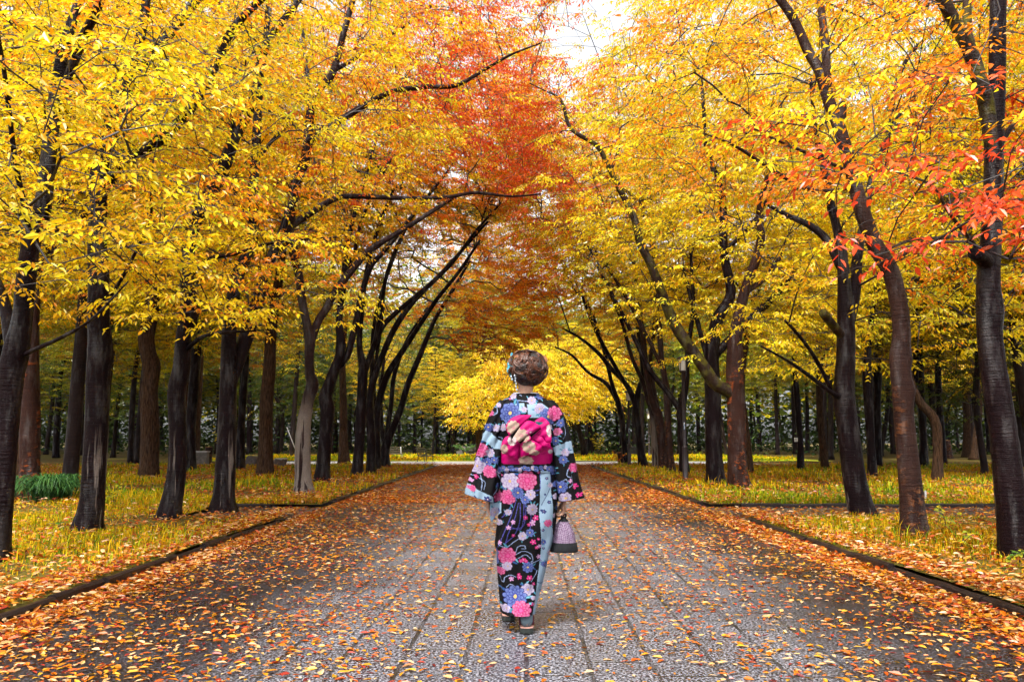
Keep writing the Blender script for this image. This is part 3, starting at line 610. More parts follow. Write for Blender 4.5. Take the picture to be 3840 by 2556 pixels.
PROTO = [woods_proto(1, ((cY, 4), (cL, 4), (cG, 2)), 'bark_far', 12.5, 3.6, .16), woods_proto(2, ((cG, 4), (cB, 4), (cO, 2)), 'bark', 13.5, 4.2, .19), woods_proto(3, ((cL, 4), (cV, 4), (cB, 3)), 'bark_far', 12.0, 3.0, .15),
         woods_proto(4, ((cV, 6), (cL, 2)), 'bark_far', 14.0, 4.0, .20), woods_proto(5, ((cY, 5), (cG, 3), (cB, 2)), 'bark_brown', 13.0, 4.6, .18), woods_proto(6, ((cV, 7), (cB, 1)), 'bark_far', 9.0, 1.6, .13, 300, 3.0)]
taken = [(h['Y'] or ground_y(h['main'][0][1]), at(h['main'][0][0], h['main'][0][1], h['Y'] or ground_y(h['main'][0][1]))[0]) for h in HERO]
rw = np.random.default_rng(5); nw = 0; tries = 0
LBL = {'l': ('slim dark tree among the many in the woods left of the path', 'trees of the woods left of the path'), 'r': ('slim dark tree among the many in the woods right of the path', 'trees of the woods right of the path'), 'c': ('dark misty tree in the woods behind the far clearing', 'trees of the woods behind the clearing')}
def woodland(x, y, pi, s, k, b):
    root = empty('woodland_tree', (x, y, .05), LBL[k][0], 'tree', LBL[k][1]); root.rotation_euler = (rw.normal(0, .035), rw.normal(0, .035), rw.uniform(0, 6.28)); root.scale = (s, s, s * rw.uniform(.95, 1.15))
    tm, cm = PROTO[pi]; link('trunk', tm, root); c = link('crown', cm, root); c.color = b
LBL['g'] = ('pale golden tree with a hazy glow tinted into its leaves behind the far clearing', 'golden trees behind the clearing')
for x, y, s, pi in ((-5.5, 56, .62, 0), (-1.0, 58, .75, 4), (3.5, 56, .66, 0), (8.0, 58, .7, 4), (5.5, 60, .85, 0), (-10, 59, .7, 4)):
    woodland(x, y, pi, s, 'g', (1.1, 1.08, 1.6, 1)); taken.append((y, x))  # leaf tint raised to paint a hazy glow on these crowns
while nw < 250 and tries < 20000:
    tries += 1
    y = 15 + 80 * rw.random()**.8; x = rw.uniform(-.80, .80) * y
    if y < 53 and -6.6 - .06 * y < x < 6.8 + .08 * y: continue
    if abs(x) < 13 and 30 < y < 53: continue
    if y < 22 and abs(x) < 9.5: continue
    dmin = 2.0 if y < 40 else 2.5
    if any((y - b)**2 + (x - a)**2 < dmin**2 for b, a in taken): continue
    taken.append((y, x)); nw += 1
    pi = int(rw.choice(6, p=(.26, .22, .16, .10, .18, .08))) if y < 50 else int(rw.choice(6, p=(.10, .10, .22, .28, .08, .22)))
    if abs(x) < 16 and y > 52: pi = int(rw.choice((2, 3, 3, 5, 5, 0)))
    k = 'c' if (y > 52 and abs(x) < 12) else ('l' if x < 0 else 'r')
    root = empty('woodland_tree', (x, y, .05), LBL[k][0], 'tree', LBL[k][1])
    root.rotation_euler = (rw.normal(0, .035), rw.normal(0, .035), rw.uniform(0, 6.28)); s = rw.uniform(.85, 1.2); root.scale = (s, s, s * rw.uniform(.95, 1.15))
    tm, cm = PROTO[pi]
    link('trunk', tm, root); c = link('crown', cm, root); b = rw.uniform(.75, 1.1); b *= .62 if y > 24 else .75; c.color = (b * rw.uniform(.82, 1.05), b * rw.uniform(.9, 1.08), b, 1)  # crown colours scaled down, deeper woods most: shade painted into the leaves
# ------------------------------------------------------------------ ground
XL, XR = -3.02, 3.12                     # path edges
S0, S1 = 11.2, 13.2                      # the side path crossing the avenue
C0, C1 = 33.0, 40.0                      # pale crossing path of the clearing
LAWN = .06
def sheet(name, x0, x1, y0, y1, z, mat, res=.5, amp=0.0, kind='structure'):
    nx, ny = max(2, int((x1 - x0) / res)), max(2, int((y1 - y0) / res)); nx, ny = min(nx, 260), min(ny, 260)
    X, Y = np.meshgrid(np.linspace(x0, x1, nx), np.linspace(y0, y1, ny)); rng = np.random.default_rng(3)
    Z = z + amp * (np.sin(X * 1.3 + Y * .7) + np.sin(X * .5 - Y * 1.1) + .5 * np.sin(2.7 * X + 1.9 * Y))
    A = Acc(); A.grid(np.stack((X, Y, Z), -1)); return tag(A.build(name, mat, None), kind=kind)
def ground_mats():
    m, nt, out = new_mat('wet_paving'); n = N(nt); v = n.coord('Object'); sp = n.new('ShaderNodeSeparateXYZ'); n.link(v, sp.inputs[0])
    br = n.new('ShaderNodeTexBrick', i_Scale=1.0, i_Mortar_Size=.012, i_Brick_Width=.46, i_Row_Height=.31, i_Mortar_Smooth=.3, i_Bias=0.0)
    br.inputs['Color1'].default_value = (1, 1, 1, 1); br.inputs['Color2'].default_value = (.5, .5, .52, 1); br.inputs['Mortar'].default_value = (0, 0, 0, 1)
    rot = n.new('ShaderNodeMapping'); rot.inputs['Rotation'].default_value = (0, 0, math.radians(91)); n.link(v, rot.inputs['Vector']); wob = n.noise(v, 1.2, 2)
    n.link(rot.outputs[0], br.inputs['Vector'])
    wide = n.noise(v, .8, 3)
    ax = n.math('ABSOLUTE', n.math('ADD', sp.outputs['X'], -.25)); edge = n.math('ADD', ax, n.math('MULTIPLY', n.math('ADD', wide, -.5), 1.6))
    mid = n.ramp(edge, [(0, (1, 1, 1)), (.30, (1, 1, 1)), (.62, (0, 0, 0))]); 
    # ramp works on 0..1, so feed edge / 3
    mid = n.ramp(n.math('DIVIDE', edge, 3.0), [(.40, (1, 1, 1)), (.66, (0, 0, 0))])
    gr = n.noise(v, 70, 2, .7); gr2 = n.noise(v, 26, 3, .7)
    speck = n.ramp(gr, [(.40, (.004, .004, .006)), (.49, (.032, .032, .042)), (.59, (.30, .305, .35))])
    tar = n.ramp(gr, [(.43, (.0025, .0025, .004)), (.55, (.011, .011, .016)), (.67, (.11, .11, .14))])  # light specks stand for grit and for wet glints painted into the colour
    slab = n.mix(.55, speck, br.outputs['Color'], 'MULTIPLY'); slab = n.mix(n.math('MULTIPLY', n.ramp(br.outputs['Fac'], [(.3, (0, 0, 0)), (.8, (1, 1, 1))]), n.ramp(n.noise(v, 2.6, 3, .6), [(.46, (0, 0, 0)), (.62, (.9,) * 3)])), slab, (.010, .010, .009))
    col = n.mix(mid, tar, slab)
    wet = n.ramp(n.noise(v, 1.7, 4, .6), [(.38, (.20, .20, .20)), (.62, (.48, .48, .48))])
    h = n.math('ADD', n.math('MULTIPLY', gr, .7), n.math('MULTIPLY', gr2, .5)); h = n.math('ADD', h, n.math('MULTIPLY', br.outputs['Fac'], n.math('MULTIPLY', mid, -1.2)))
    n.principled(out, col, wet, .6, h, .75, .006); M['paving'] = m
    m, nt, out = new_mat('wet_asphalt'); n = N(nt); v = n.coord('Object'); gr = n.noise(v, 80, 2, .7)
    n.principled(out, n.ramp(gr, [(.38, (.012, .012, .015)), (.66, (.10, .10, .11))]), .35, .6, gr, .6, .004); M['asphalt'] = m
    m, nt, out = new_mat('pale_lit_path'); n = N(nt); v = n.coord('Object'); gr = n.noise(v, 6, 5, .7)
    n.principled(out, n.ramp(gr, [(.3, (.52, .49, .49)), (.7, (.72, .69, .69))]), .5, .5, gr, .2, .01); M['lit_path'] = m  # light path surface; open-sky brightness and wet reflection lifted into its colour
    m, nt, out = new_mat('leafy_soil'); n = N(nt); v = n.coord('Object'); a = n.noise(v, 9, 4, .65); b = n.noise(v, .45, 3)
    soil = n.ramp(a, [(.3, (.016, .008, .002)), (.55, (.075, .038, .007)), (.75, (.19, .10, .012))]); turf = n.ramp(a, [(.3, (.03, .03, .004)), (.6, (.13, .11, .010)), (.8, (.26, .20, .014))])
    n.principled(out, n.mix(n.ramp(b, [(.42, (0, 0, 0)), (.6, (1, 1, 1))]), soil, turf), .8, .2, a, .5, .02); M['soil'] = m
    m, nt, out = new_mat('bright_turf'); n = N(nt); v = n.coord('Object'); a = n.noise(v, 5, 5, .7)
    n.principled(out, n.ramp(a, [(.3, (.20, .24, .012)), (.7, (.52, .50, .03))]), .8, .2, a, .4, .03); M['turf'] = m
    m, nt, out = new_mat('kerb_stone'); n = N(nt); v = n.coord('Object'); a = n.noise(v, 35, 4, .7); b = n.noise(v, 3, 3)
    n.principled(out, n.mix(b, n.ramp(a, [(.3, (.006, .004, .004)), (.7, (.026, .018, .018))]), (.018, .012, .011)), .4, .25, a, .6, .006); M['kerb'] = m
ground_mats()
sheet('ground', -140, 140, -6, 220, -.03, M['soil'], 2.0)
sheet('main_path', XL, XR, -3, 33.6, 0, M['paving'], .6)
sheet('side_path', -4.7, XL - .004, S0, S1, -.004, M['asphalt'], .6); sheet('side_path', XR + .004, 17, S0, S1, -.004, M['asphalt'], .6)
sheet('crossing_path', -13, 11, 33.6, C1, .004, M['lit_path'], .8)
sheet('clearing_lawn', -17, 16, C1, 53.0, .02, M['turf'], .8, .012)
for x0, x1, y0, y1 in ((-22, -4.704, S0 + .004, S1 - .004), (-22, XL - .10, -3, S0), (XR + .10, 22, -3, S0), (-46, XL - .10, S1, 33.6), (XR + .10, 46, S1, 33.6)):
    sheet('lawn', x0, x1, y0, y1, LAWN - .01, M['soil'], .35, .006)
def kerb(x0, y0, x1, y1, wob=.02, seed=0):
    """a run of worn kerb stones, each block slightly out of line"""
    rng = np.random.default_rng(seed); p0, p1 = np.array((x0, y0)), np.array((x1, y1)); L = np.linalg.norm(p1 - p0); n = max(1, int(L / .62)); d = (p1 - p0) / L; nn = np.array((-d[1], d[0])); A = Acc()
    for i in range(n):
        a, b = i / n * L + .006, (i + 1) / n * L - .006; off = rng.normal(0, wob * .4); h = .056 + rng.normal(0, .010); w = .032
        prof = [(-w, -.05), (-w, h - .014), (-w + .016, h), (w - .018, h), (w, h - .016), (w, -.05)]
        G = np.zeros((5, len(prof), 3))
        for q, s in enumerate(np.linspace(a, b, 5)):
            for j, (u, z) in enumerate(prof):
                xy = p0 + d * s + nn * (u + off + rng.normal(0, .002)); G[q, j] = (*xy, z + rng.normal(0, .002))
        A.grid(G, flip=True)
        for e, fl in ((0, 0), (4, 1)):
            A.add(G[e], [(0, 1, 4, 5), (1, 2, 3, 4)] if fl else [(5, 4, 1, 0), (4, 3, 2, 1)])
    return tag(A.build('kerb', M['kerb'], None, smooth=False), kind='structure')
kerb(XL - .05, -1, XL - .05, S0 - .5, seed=1); kerb(XL - .05, S0 - .5, XL - .6, S0, seed=2); kerb(XL - .6, S0, -4.7, S0 + .05, seed=3)
kerb(-5.4, S1, XL - .9, S1, seed=4); kerb(XL - .9, S1, XL - .05, S1 + .9, seed=5); kerb(XL - .05, S1 + .9, XL - .02, 31, seed=6)
kerb(XR + .05, -1, XR + .05, S0 - .5, seed=7); kerb(XR + .05, S0 - .5, XR + .6, S0, seed=8); kerb(XR + .6, S1, XR + .05, S1 + .6, seed=9); kerb(XR + .05, S1 + .6, XR + .02, 31, seed=10); kerb(XR + .6, S1, 9, S1, seed=11)

# ------------------------------------------------------------------ grass, fallen leaves
def lawn_mask(x, y):
    on_path = (x > XL - .12) & (x < XR + .12) & (y < 33.6); side = (y > S0 - .05) & (y < S1 + .05) & (x > -4.6) & (x < 16)
    return ~(on_path | side)
def grass(name, n, zone, h, rng, wide=.004, cols=None):
    x0, x1, y0, y1 = zone; y = y0 + (y1 - y0) * rng.random(n)**1.35; x = rng.uniform(x0, x1, n)
    pn = np.sin(x * 1.7 + 1.3 * np.sin(y * .9)) + np.sin(y * 1.3 + x * .6); keep = lawn_mask(x, y) & (np.abs(x) < .78 * y + 1.2) & (pn + rng.normal(0, .8, n) > -.75) & ~((np.abs(np.abs(x) - 3.6) < .55) & (rng.random(n) < .5))
    x, y, pn = x[keep], y[keep], pn[keep]; n = len(x)
    H = h * rng.uniform(.4, 1.3, n) * (1 + .38 * pn) * np.where(rng.random(n) < .06, 1.7, 1); a = rng.uniform(0, 6.28, n); lean = rng.uniform(.1, .9, n); W = wide * rng.uniform(.7, 1.4, n) * (1 + y * .10)
    b = np.stack((x, y, np.full(n, LAWN - .015)), -1); d = np.stack((np.cos(a), np.sin(a), np.zeros(n)), -1); s = np.stack((-np.sin(a), np.cos(a), np.zeros(n)), -1) * W[:, None]
    m = b + d * (H * lean * .35)[:, None] + np.array((0, 0, 1)) * (H * .62)[:, None]; t = b + d * (H * lean)[:, None] + np.array((0, 0, 1)) * (H * (1 - .25 * lean))[:, None]
    V = np.stack((b - s, b + s, m + s * .8, m - s * .8, t), 1).reshape(-1, 3); i = np.arange(n)[:, None] * 5
    gc = np.array(((.58, .46, .004), (.72, .44, .005), (.34, .40, .008), (.14, .24, .010), (.78, .46, .012)))
    k = np.clip((rng.random(n) * 3.1 + np.where(pn > .4, .6, 0) + rng.normal(0, .5, n)).astype(int), 0, 4); k = np.where(rng.random(n) < .2, 4, k)
    lo = np.sin(x * .55 + 1.7 * np.sin(y * .33)) + np.sin(y * .62 - x * .4 + 1); k = np.where((lo > .75) & (rng.random(n) < .75), np.where(rng.random(n) < .55, 2, 3), k)
    c = gc[k] * rng.uniform(.6, 1.15, (n, 1)); br = (lo < -.5) & (rng.random(n) < .6); c[br] = c[br] * np.array((.62, .45, .5))
    me = np_mesh(name, V, [i + np.array((0, 1, 2, 3)), i + np.array((3, 2, 4))], [M['blade']], fcol=np.vstack((c, c)), smooth=False)
    return tag(link(name, me), kind='stuff')
rg = np.random.default_rng(21)
grass('grass', 330000, (-13, 13, 3.2, 15.5), .075, rg, .0026); grass('grass', 190000, (-32, 32, 13, 33), .10, rg, .0042)
grass('clearing_grass', 40000, (-16, 15, 40.2, 52.5), .10, rg, .006)
LC = np.array(((.50, .12, .005), (.54, .19, .007), (.55, .28, .02), (.58, .31, .11), (.30, .028, .012), (.12, .012, .010), (.42, .07, .006), (.62, .40, .20)))
def litter(name, n, zone, size, rng, weights, dens=None, z=.0, lift=.012, mask=None, tilt=.25):
    x0, x1, y0, y1 = zone; y = y0 + (y1 - y0) * rng.random(n)**1.25; x = rng.uniform(x0, x1, n)
    keep = (np.abs(x) < .78 * y + .8)
    if mask is not None: keep &= mask(x, y)
    if dens is not None: keep &= rng.random(n) < dens(x, y)
    x, y = x[keep], y[keep]; n = len(x); a = rng.uniform(0, 6.28, n)
    zz = (z(x, y) if callable(z) else z) + rng.random(n)**2 * lift + .004
    P = np.stack((x, y, zz), -1); td = rng.normal(0, tilt, (n, 2))
    ld = unit(np.stack((np.cos(a), np.sin(a), np.abs(td[:, 0]) * .6), -1)); nr = unit(np.stack((td[:, 0], td[:, 1], np.ones(n)), -1)); nr[:, 2] = np.abs(nr[:, 2])
    L = size * rng.uniform(.55, 1.3, n) * (1 + y * .012); V, F, rep = leaves_at(P, ld, nr, L, L * rng.uniform(.27, .46, n), True)
    # curl: some lie like boats, edges up
    w = np.asarray(weights, float); c = LC[rng.choice(len(LC), n, p=w / w.sum())] * rng.uniform(.7, 1.1, (n, 1))
    me = np_mesh(name, V, [F], [M['litter']], fcol=np.repeat(np.clip(c, 0, .95), rep, 0), smooth=False)
    return tag(link(name, me), kind='stuff')
def d_path(x, y):
    e = np.clip((np.abs(x - .05) - .6) / 2.3, 0, 1); clump = .5 + .5 * np.sin(x * 2.3 + np.sin(y * 1.7) * 1.4) * np.sin(y * 1.1 + x)
    near = .17 + .28 * e**1.3 + .9 * np.clip((np.abs(x - .05) - 2.75) / .3, 0, 1) + np.where(x < -.6, .10, 0)
    far = np.clip((y - 20) / 10, 0, 1)
    return np.clip((near * (.55 + .75 * clump)) * (1 - far) + far * (.75 + .3 * e), 0, 1)
litter('fallen_leaves', 92000, (XL - .02, XR + .02, 2.6, 17), .045, rg, (5, 5, 4, 3.2, 2.2, 1, 3, 2), d_path, 0, .012)
litter('fallen_leaves', 70000, (XL - .02, XR + .02, 14, 34.5), .054, rg, (5, 4, 2, 2, 2, 1.5, 5, 1), d_path, 0, .02)
litter('fallen_leaves', 9000, (-9, 8, 33.5, 37), .07, rg, (5, 4, 2, 3, 2, 1.5, 4, 1), lambda x, y: np.clip(.8 - (y - 33.5) / 4, 0, 1) * (.4 + .6 * (np.sin(x * 1.3 + y) > -.2)), .004, .02)
litter('fallen_leaves', 16000, (-4.6, 15, S0, S1), .055, rg, (5, 4, 4, 3, 2, 1, 3, 2), lambda x, y: np.where((x > XL) & (x < XR), 0, .55), 0, .02)
litter('lawn_leaves', 95000, (-12, 12, 3.2, 15), .058, rg, (4, 5, 4, 4, 1, .6, 3, 3), lambda x, y: np.clip(.24 + .12 * (x > 0) + .9 * np.exp(-np.abs(np.where(x > 0, x - XR, XL - x)) / 1.3) + .35 * (np.sin(x * 1.1 + y * 1.6) > .3), 0, 1), LAWN, .085, lawn_mask, .45)
litter('lawn_leaves', 130000, (-26, 26, 13, 33.6), .065, rg, (5, 4, 2, 2.4, 2, 1.2, 4, 1.5), lambda x, y: np.clip(.38 + .7 * np.exp(-np.abs(np.where(x > 0, x - XR, XL - x)) / 2.0) + .9 * ((x < -6) & (y > 21) & (y < 30)), 0, 1), LAWN, .10, lawn_mask, .45)
litter('kerb_leaves', 14000, (XL - .45, XL + .30, 2.8, 12), .052, rg, (4, 5, 3, 4, 2, 1, 4, 3), lambda x, y: np.where((x > XL) | (x < XL - .12), .9, .25), lambda x, y: np.where(x < XL - .1, LAWN + .01, np.where(x < XL, .09, 0)), .03, None, .4)
litter('kerb_leaves', 16000, (XR - .40, XR + .5, 2.8, 12), .052, rg, (4, 5, 3, 4, 2, 1, 5, 3), lambda x, y: np.where((x < XR) | (x > XR + .12), .9, .25), lambda x, y: np.where(x > XR + .1, LAWN + .01, np.where(x > XR, .09, 0)), .03, None, .4)
# ------------------------------------------------------------------ smaller things in the park
M['lamp_metal'] = plain('lamp_post_metal', (.030, .020, .024), .42, .5, .25, 18)
M['lamp_glass'] = plain('frosted_lamp_glass', (.74, .74, .72), .35, .5, .06, 12, .05)
M['bench_wood'] = plain('bench_wood', (.085, .070, .045), .5, .4, .35, 25); M['bench_iron'] = plain('bench_iron', (.012, .010, .014), .45, .4, .2, 30); M['white_paint'] = plain('white_paint', (.62, .62, .62), .5, .4, .1, 20)
M['black_paint'] = plain('black_paint', (.012, .012, .013), .4, .5, .2, 20); M['blue_plate'] = plain('blue_plate', (.02, .16, .36), .4, .5, .1, 20)
M['rock'] = plain('boulder_stone', (.085, .065, .060), .6, .35, .45, 9, .8, .02); M['rock_top'] = plain('boulder_pale_top', (.34, .33, .33), .4, .5, .3, 14, .6, .01)
M['wood_cut'] = plain('sawn_wood', (.36, .15, .05), .6, .3, .3, 14); M['stone'] = plain('stone_block', (.13, .115, .105), .7, .3, .4, 8, .8, .02)
def rotz(V, a, c=(0, 0)):
    V = np.array(V, float); x, y = V[..., 0] - c[0], V[..., 1] - c[1]; V[..., 0] = c[0] + x * math.cos(a) - y * math.sin(a); V[..., 1] = c[1] + x * math.sin(a) + y * math.cos(a); return V
def lathe(A, prof, k=16, c=(0, 0)):
    a = np.linspace(0, 2 * math.pi, k, endpoint=False); pr = np.asarray(prof, float)
    G = np.stack((c[0] + pr[:, 0:1] * np.cos(a), c[1] + pr[:, 0:1] * np.sin(a), pr[:, 1:2] * np.ones(k)), -1); A.grid(G, wrap_u=True)
def lamp(px, pybase, Y, label, h, plate=None):
    p = at(px, pybase, Y); x, y = p[0], p[1]; root = empty('lamp_post', (x, y, .05), label, 'lamp post', 'slender lamp posts right of the path')
    A = Acc(); lathe(A, [(.09, -.08), (.09, .02), (.066, .04), (.066, .83), (.068, .835), (.068, .86), (.046, .875), (.041, .89), (.039, h - .42), (.05, h - .41), (.05, h - .40)], 18); A.build('pole', M['lamp_metal'], root)
    A = Acc(); lathe(A, [(.0, h - .40), (.10, h - .40), (.105, h - .385), (.085, h - .375), (.0, h - .372)], 18); A.build('lantern_base', M['lamp_metal'], root)
    A = Acc(); lathe(A, [(.075, h - .374), (.088, h - .30), (.092, h - .075)], 18); A.build('lamp_glass', M['lamp_glass'], root)
    A = Acc(); lathe(A, [(.0, h - .075), (.15, h - .075), (.155, h - .06), (.14, h - .03), (.06, h - .005), (.0, h)], 18); A.build('lamp_cap', M['lamp_metal'], root)
    for i in range(4):
        A = Acc(); a = math.pi / 4 + i * math.pi / 2; A.box((.10 * math.cos(a), .10 * math.sin(a), h - .225), (.014, .014, .30), a); A.build('strut', M['lamp_metal'], root, smooth=False)
    if plate:
        zc = plate - .05; A = Acc(); A.box((-.005, -.043, zc), (.034, .006, .19)); pl = A.build('number_plate', M['blue_plate'], root, smooth=False)
        for ch, dz in (('F', .045), ('3', -.045)):
            cu = bpy.data.curves.new('plate_text', 'FONT'); cu.body = ch; cu.size = .095; cu.align_x = 'CENTER'; cu.align_y = 'CENTER'; cu.extrude = .001; cu.offset = .002
            t = bpy.data.objects.new('plate_text_tmp', cu); COL.objects.link(t); dg = bpy.context.evaluated_depsgraph_get(); me = bpy.data.meshes.new_from_object(t.evaluated_get(dg)); bpy.data.objects.remove(t)
            me.materials.clear(); me.materials.append(M['white_paint']); o = link('lettering', me, pl); o.rotation_euler = (math.pi / 2, 0, 0); o.location = (-.005, -.0475, zc + dz)
    return root
lamp(2571, 1806, 20.5, 'slender dark lamp post with a blue number plate beside the black wet trunks', 3.18, at(2563, 1596, 20.5)[2])
lamp(2361, 1752, 31, 'small lamp post standing among the last leaning trunks right of the path', 2.92, at(2359, 1614, 31)[2])
lamp(2435, 1705, 46, 'tiny far lamp post glimpsed between the leaning trunks right of the path', 2.6)

def bench(x, y, ang, s, label, wood, arm):
    root = empty('park_bench', (x, y, .03), label, 'bench', 'benches round the far clearing'); root.rotation_euler = (0, 0, ang); root.scale = (s, s, s)
    prof_s = [(0.00, .42), (.10, .375), (.22, .38), (.34, .41), (.44, .40), (.49, .36)]; prof_b = [(-.02, .46), (-.07, .60), (-.12, .74), (-.17, .88)]
    for nm, pr, d in (('seat', prof_s, None), ('backrest', prof_b, None)):
        A = Acc()
        for i, (u, z) in enumerate(pr):
            a = 0 if nm == 'seat' else 1.25; w, t = .085, .024
            c, sn = math.cos(a), math.sin(a); V = []
            for yy in (-.78, .78):
                for du, dz in ((-w / 2, -t / 2), (w / 2, -t / 2), (w / 2, t / 2), (-w / 2, t / 2)): V.append((u + (du * c if not a else dz), yy, z + (dz if not a else du)))
            A.add(V, [(0, 1, 2, 3), (7, 6, 5, 4), (0, 4, 5, 1), (1, 5, 6, 2), (2, 6, 7, 3), (3, 7, 4, 0)])
        A.build(nm, wood, root, smooth=False)
    for yy in (-.70, .70):
        A = Acc(); P = spline([(-.19, yy, .92), (-.12, yy, .72), (-.03, yy, .46), (.06, yy, .36), (.22, yy, .345), (.36, yy, .37), (.50, yy, .34)], .05); A.tube(P, np.full(len(P), .03), 8); A.build('side_frame', arm, root)
        for u0, u1 in ((.0, -.06), (.40, .46)):
            A = Acc(); P = np.array(((u0, yy, .37), ((u0 + u1) / 2, yy, .2), (u1, yy, 0))); A.tube(P, np.array((.032, .028, .03)), 8); A.build('leg', arm, root)
    return root
p = at(1583, 1732, 39); bench(p[0], p[1] + .2, -.32, .72, 'dark slatted park bench seen from the side at the clearing, left of the woman', M['bench_wood'], M['bench_iron'])
p = at(1470, 1716, 44); bench(p[0], p[1], -1.2, .72, 'small pale-armed bench half hidden behind the row of dark trunks', M['bench_wood'], M['white_paint'])
p = at(2384, 1714, 44); bench(p[0], p[1], 1.57, .75, 'dark bench standing behind the small lamp post', M['bench_iron'], M['bench_iron'])

def boulder(x, y, w, d, h, label, seed, flat=.8, top=True, name='boulder'):
    rng = np.random.default_rng(seed); root = empty(name, (x, y, .04), label, 'rock')
    nu, nv = 40, 22; u = np.linspace(0, 2 * math.pi, nu, endpoint=False); v = np.linspace(.03, math.pi - .03, nv)
    G = np.stack((np.sin(v)[:, None] * np.cos(u), np.sin(v)[:, None] * np.sin(u), np.cos(v)[:, None] * np.ones(nu)), -1)
    ds = unit(rng.normal(0, 1, (11, 3))); off = rng.uniform(.62, .92, 11); ds = np.vstack((ds, (0, 0, 1))); off = np.r_[off, flat * .7]
    t = np.min(np.where((G @ ds.T) > .05, off / np.maximum(G @ ds.T, .05), 9), -1); t = np.minimum(t, 1.15); G = G * t[..., None] * np.array((w / 2, d / 2, h * .62)); G += rng.normal(0, .006, G.shape); G[..., 2] += h * .42
    A = Acc(); A.grid(G, wrap_u=True, flip=True); A.build('stone_body', M['rock'], root)
    if top:
        k = nv // 2 - 3; B = Acc(); B.grid(G[:k] * np.array((1.006, 1.006, 1)) + np.array((0, 0, .006)), wrap_u=True, flip=True); B.build('pale_top', M['rock_top'], root)  # upper faces repeated in a paler stone colour
    return root
p = at(1048, 1743, 31); boulder(p[0], p[1], .62, .55, .42, 'grey boulder with a pale flat top on the leaf-strewn side lawn', 3)
p = at(940, 1750, 31); boulder(p[0], p[1], .62, .6, .52, 'brown blocky boulder between the forked trunk and the flat-topped boulder', 8, .9, False)
p = at(748, 1750, 32); root = empty('stone_block', (p[0], p[1], .02), 'low grey stone block half hidden behind the curving wet trunk', 'stone block'); A = Acc(); A.box((0, 0, .28), (.62, .5, .58), .15, .97); A.build('block_body', M['stone'], root, smooth=False); A = Acc(); A.box((0, 0, .59), (.66, .54, .05), .15); A.build('cap_stone', M['rock_top'], root, smooth=False)
def stump(x, y, r, h, label, lean=0, seed=0):
    root = empty('tree_stump', (x, y, .03), label, 'tree stump'); rng = np.random.default_rng(seed); A = Acc(); trunk_tube(A, [(0, 0, -.08, r * 1.15), (lean * .3, 0, h * .3, r), (lean, 0, h, r * .95)], rng, 14, .06, True, .08); A.build('stump_trunk', M['bark_tan'], root)
    B = Acc(); lathe(B, [(0, h + .012), (r * .9, h + .010), (r * .95, h - .005)], 16, (lean, 0)); B.build('sawn_top', M['wood_cut'], root); return root
p = at(780, 1748, 32.5); stump(p[0], p[1], .15, .76, 'sawn tree stump next to the low stone block', seed=2)
p = at(3552, 1712, 48); stump(p[0], p[1], .24, 1.0, 'sawn stump with an orange cut top deep in the woods at right', seed=4)
p = at(2334, 1742, 33.5); stump(p[0], p[1], .11, .52, 'short leaning stub of a tree with yellow-red shoots at the path end', -.12, seed=5)
# leaning white support pole and its short post
p = at(1075, 1600, 38); q = at(1110, 1690, 38); r_ = at(1106, 1722, 38); root = empty('support_pole', (r_[0], r_[1], .0), 'thin white pole leaning towards a short post behind the white-stained trunk', 'pole')
A = Acc(); A.tube(np.array((p, (p + q) / 2, q)), np.full(3, .022), 8); A.build('leaning_pole', M['white_paint'], root, root.location); A = Acc(); A.tube(np.array((q + (0, 0, .03), (r_[0], r_[1], -.05))), np.full(2, .03), 8); A.build('short_post', M['white_paint'], root, root.location)
# short black-and-white post by the leaning trunk
p = at(3472, 1880, 14.2); root = empty('edge_marker', (p[0], p[1], .03), 'short white stake holding a black board beside the long leaning trunk', 'marker post')
A = Acc(); A.box((0, 0, .06), (.026, .03, .23)); A.build('stake', M['white_paint'], root, smooth=False); A = Acc(); A.box((-.10, .02, .115), (.20, .02, .085), .25); A.build('board', M['black_paint'], root, smooth=False)
# notice on a trunk
p = at(2985, 1648, 26.42); root = empty('paper_notice', p, 'small white notice tied round the black slim trunk on the right lawn', 'notice'); A = Acc(); A.box((0, -.0, 0), (.11, .012, .13)); A.build('notice_sheet', M['white_paint'], root, smooth=False); A = Acc(); A.box((0, -.009, .03), (.07, .004, .008)); A.box((0, -.009, .01), (.07, .004, .008)); A.box((0, -.009, -.02), (.05, .004, .008)); A.build('printed_lines', M['black_paint'], root, smooth=False)
# stone ledge at the edge of the woods
p = at(1800, 1712, 54); root = empty('stone_ledge', (p[0], p[1], 0), 'low rough stone ledge at the edge of the woods behind the woman', 'stone wall'); A = Acc(); rr = np.random.default_rng(4)
for i in range(7):
    for j in range(2): A.box((-1.35 + i * .45 + .2 * j + rr.normal(0, .02), rr.normal(0, .04), .16 + j * .30), (.43, .6 + rr.normal(0, .05), .29), rr.normal(0, .05), rr.uniform(.9, .98))
A.build('ledge_stones', M['stone'], root, smooth=False)

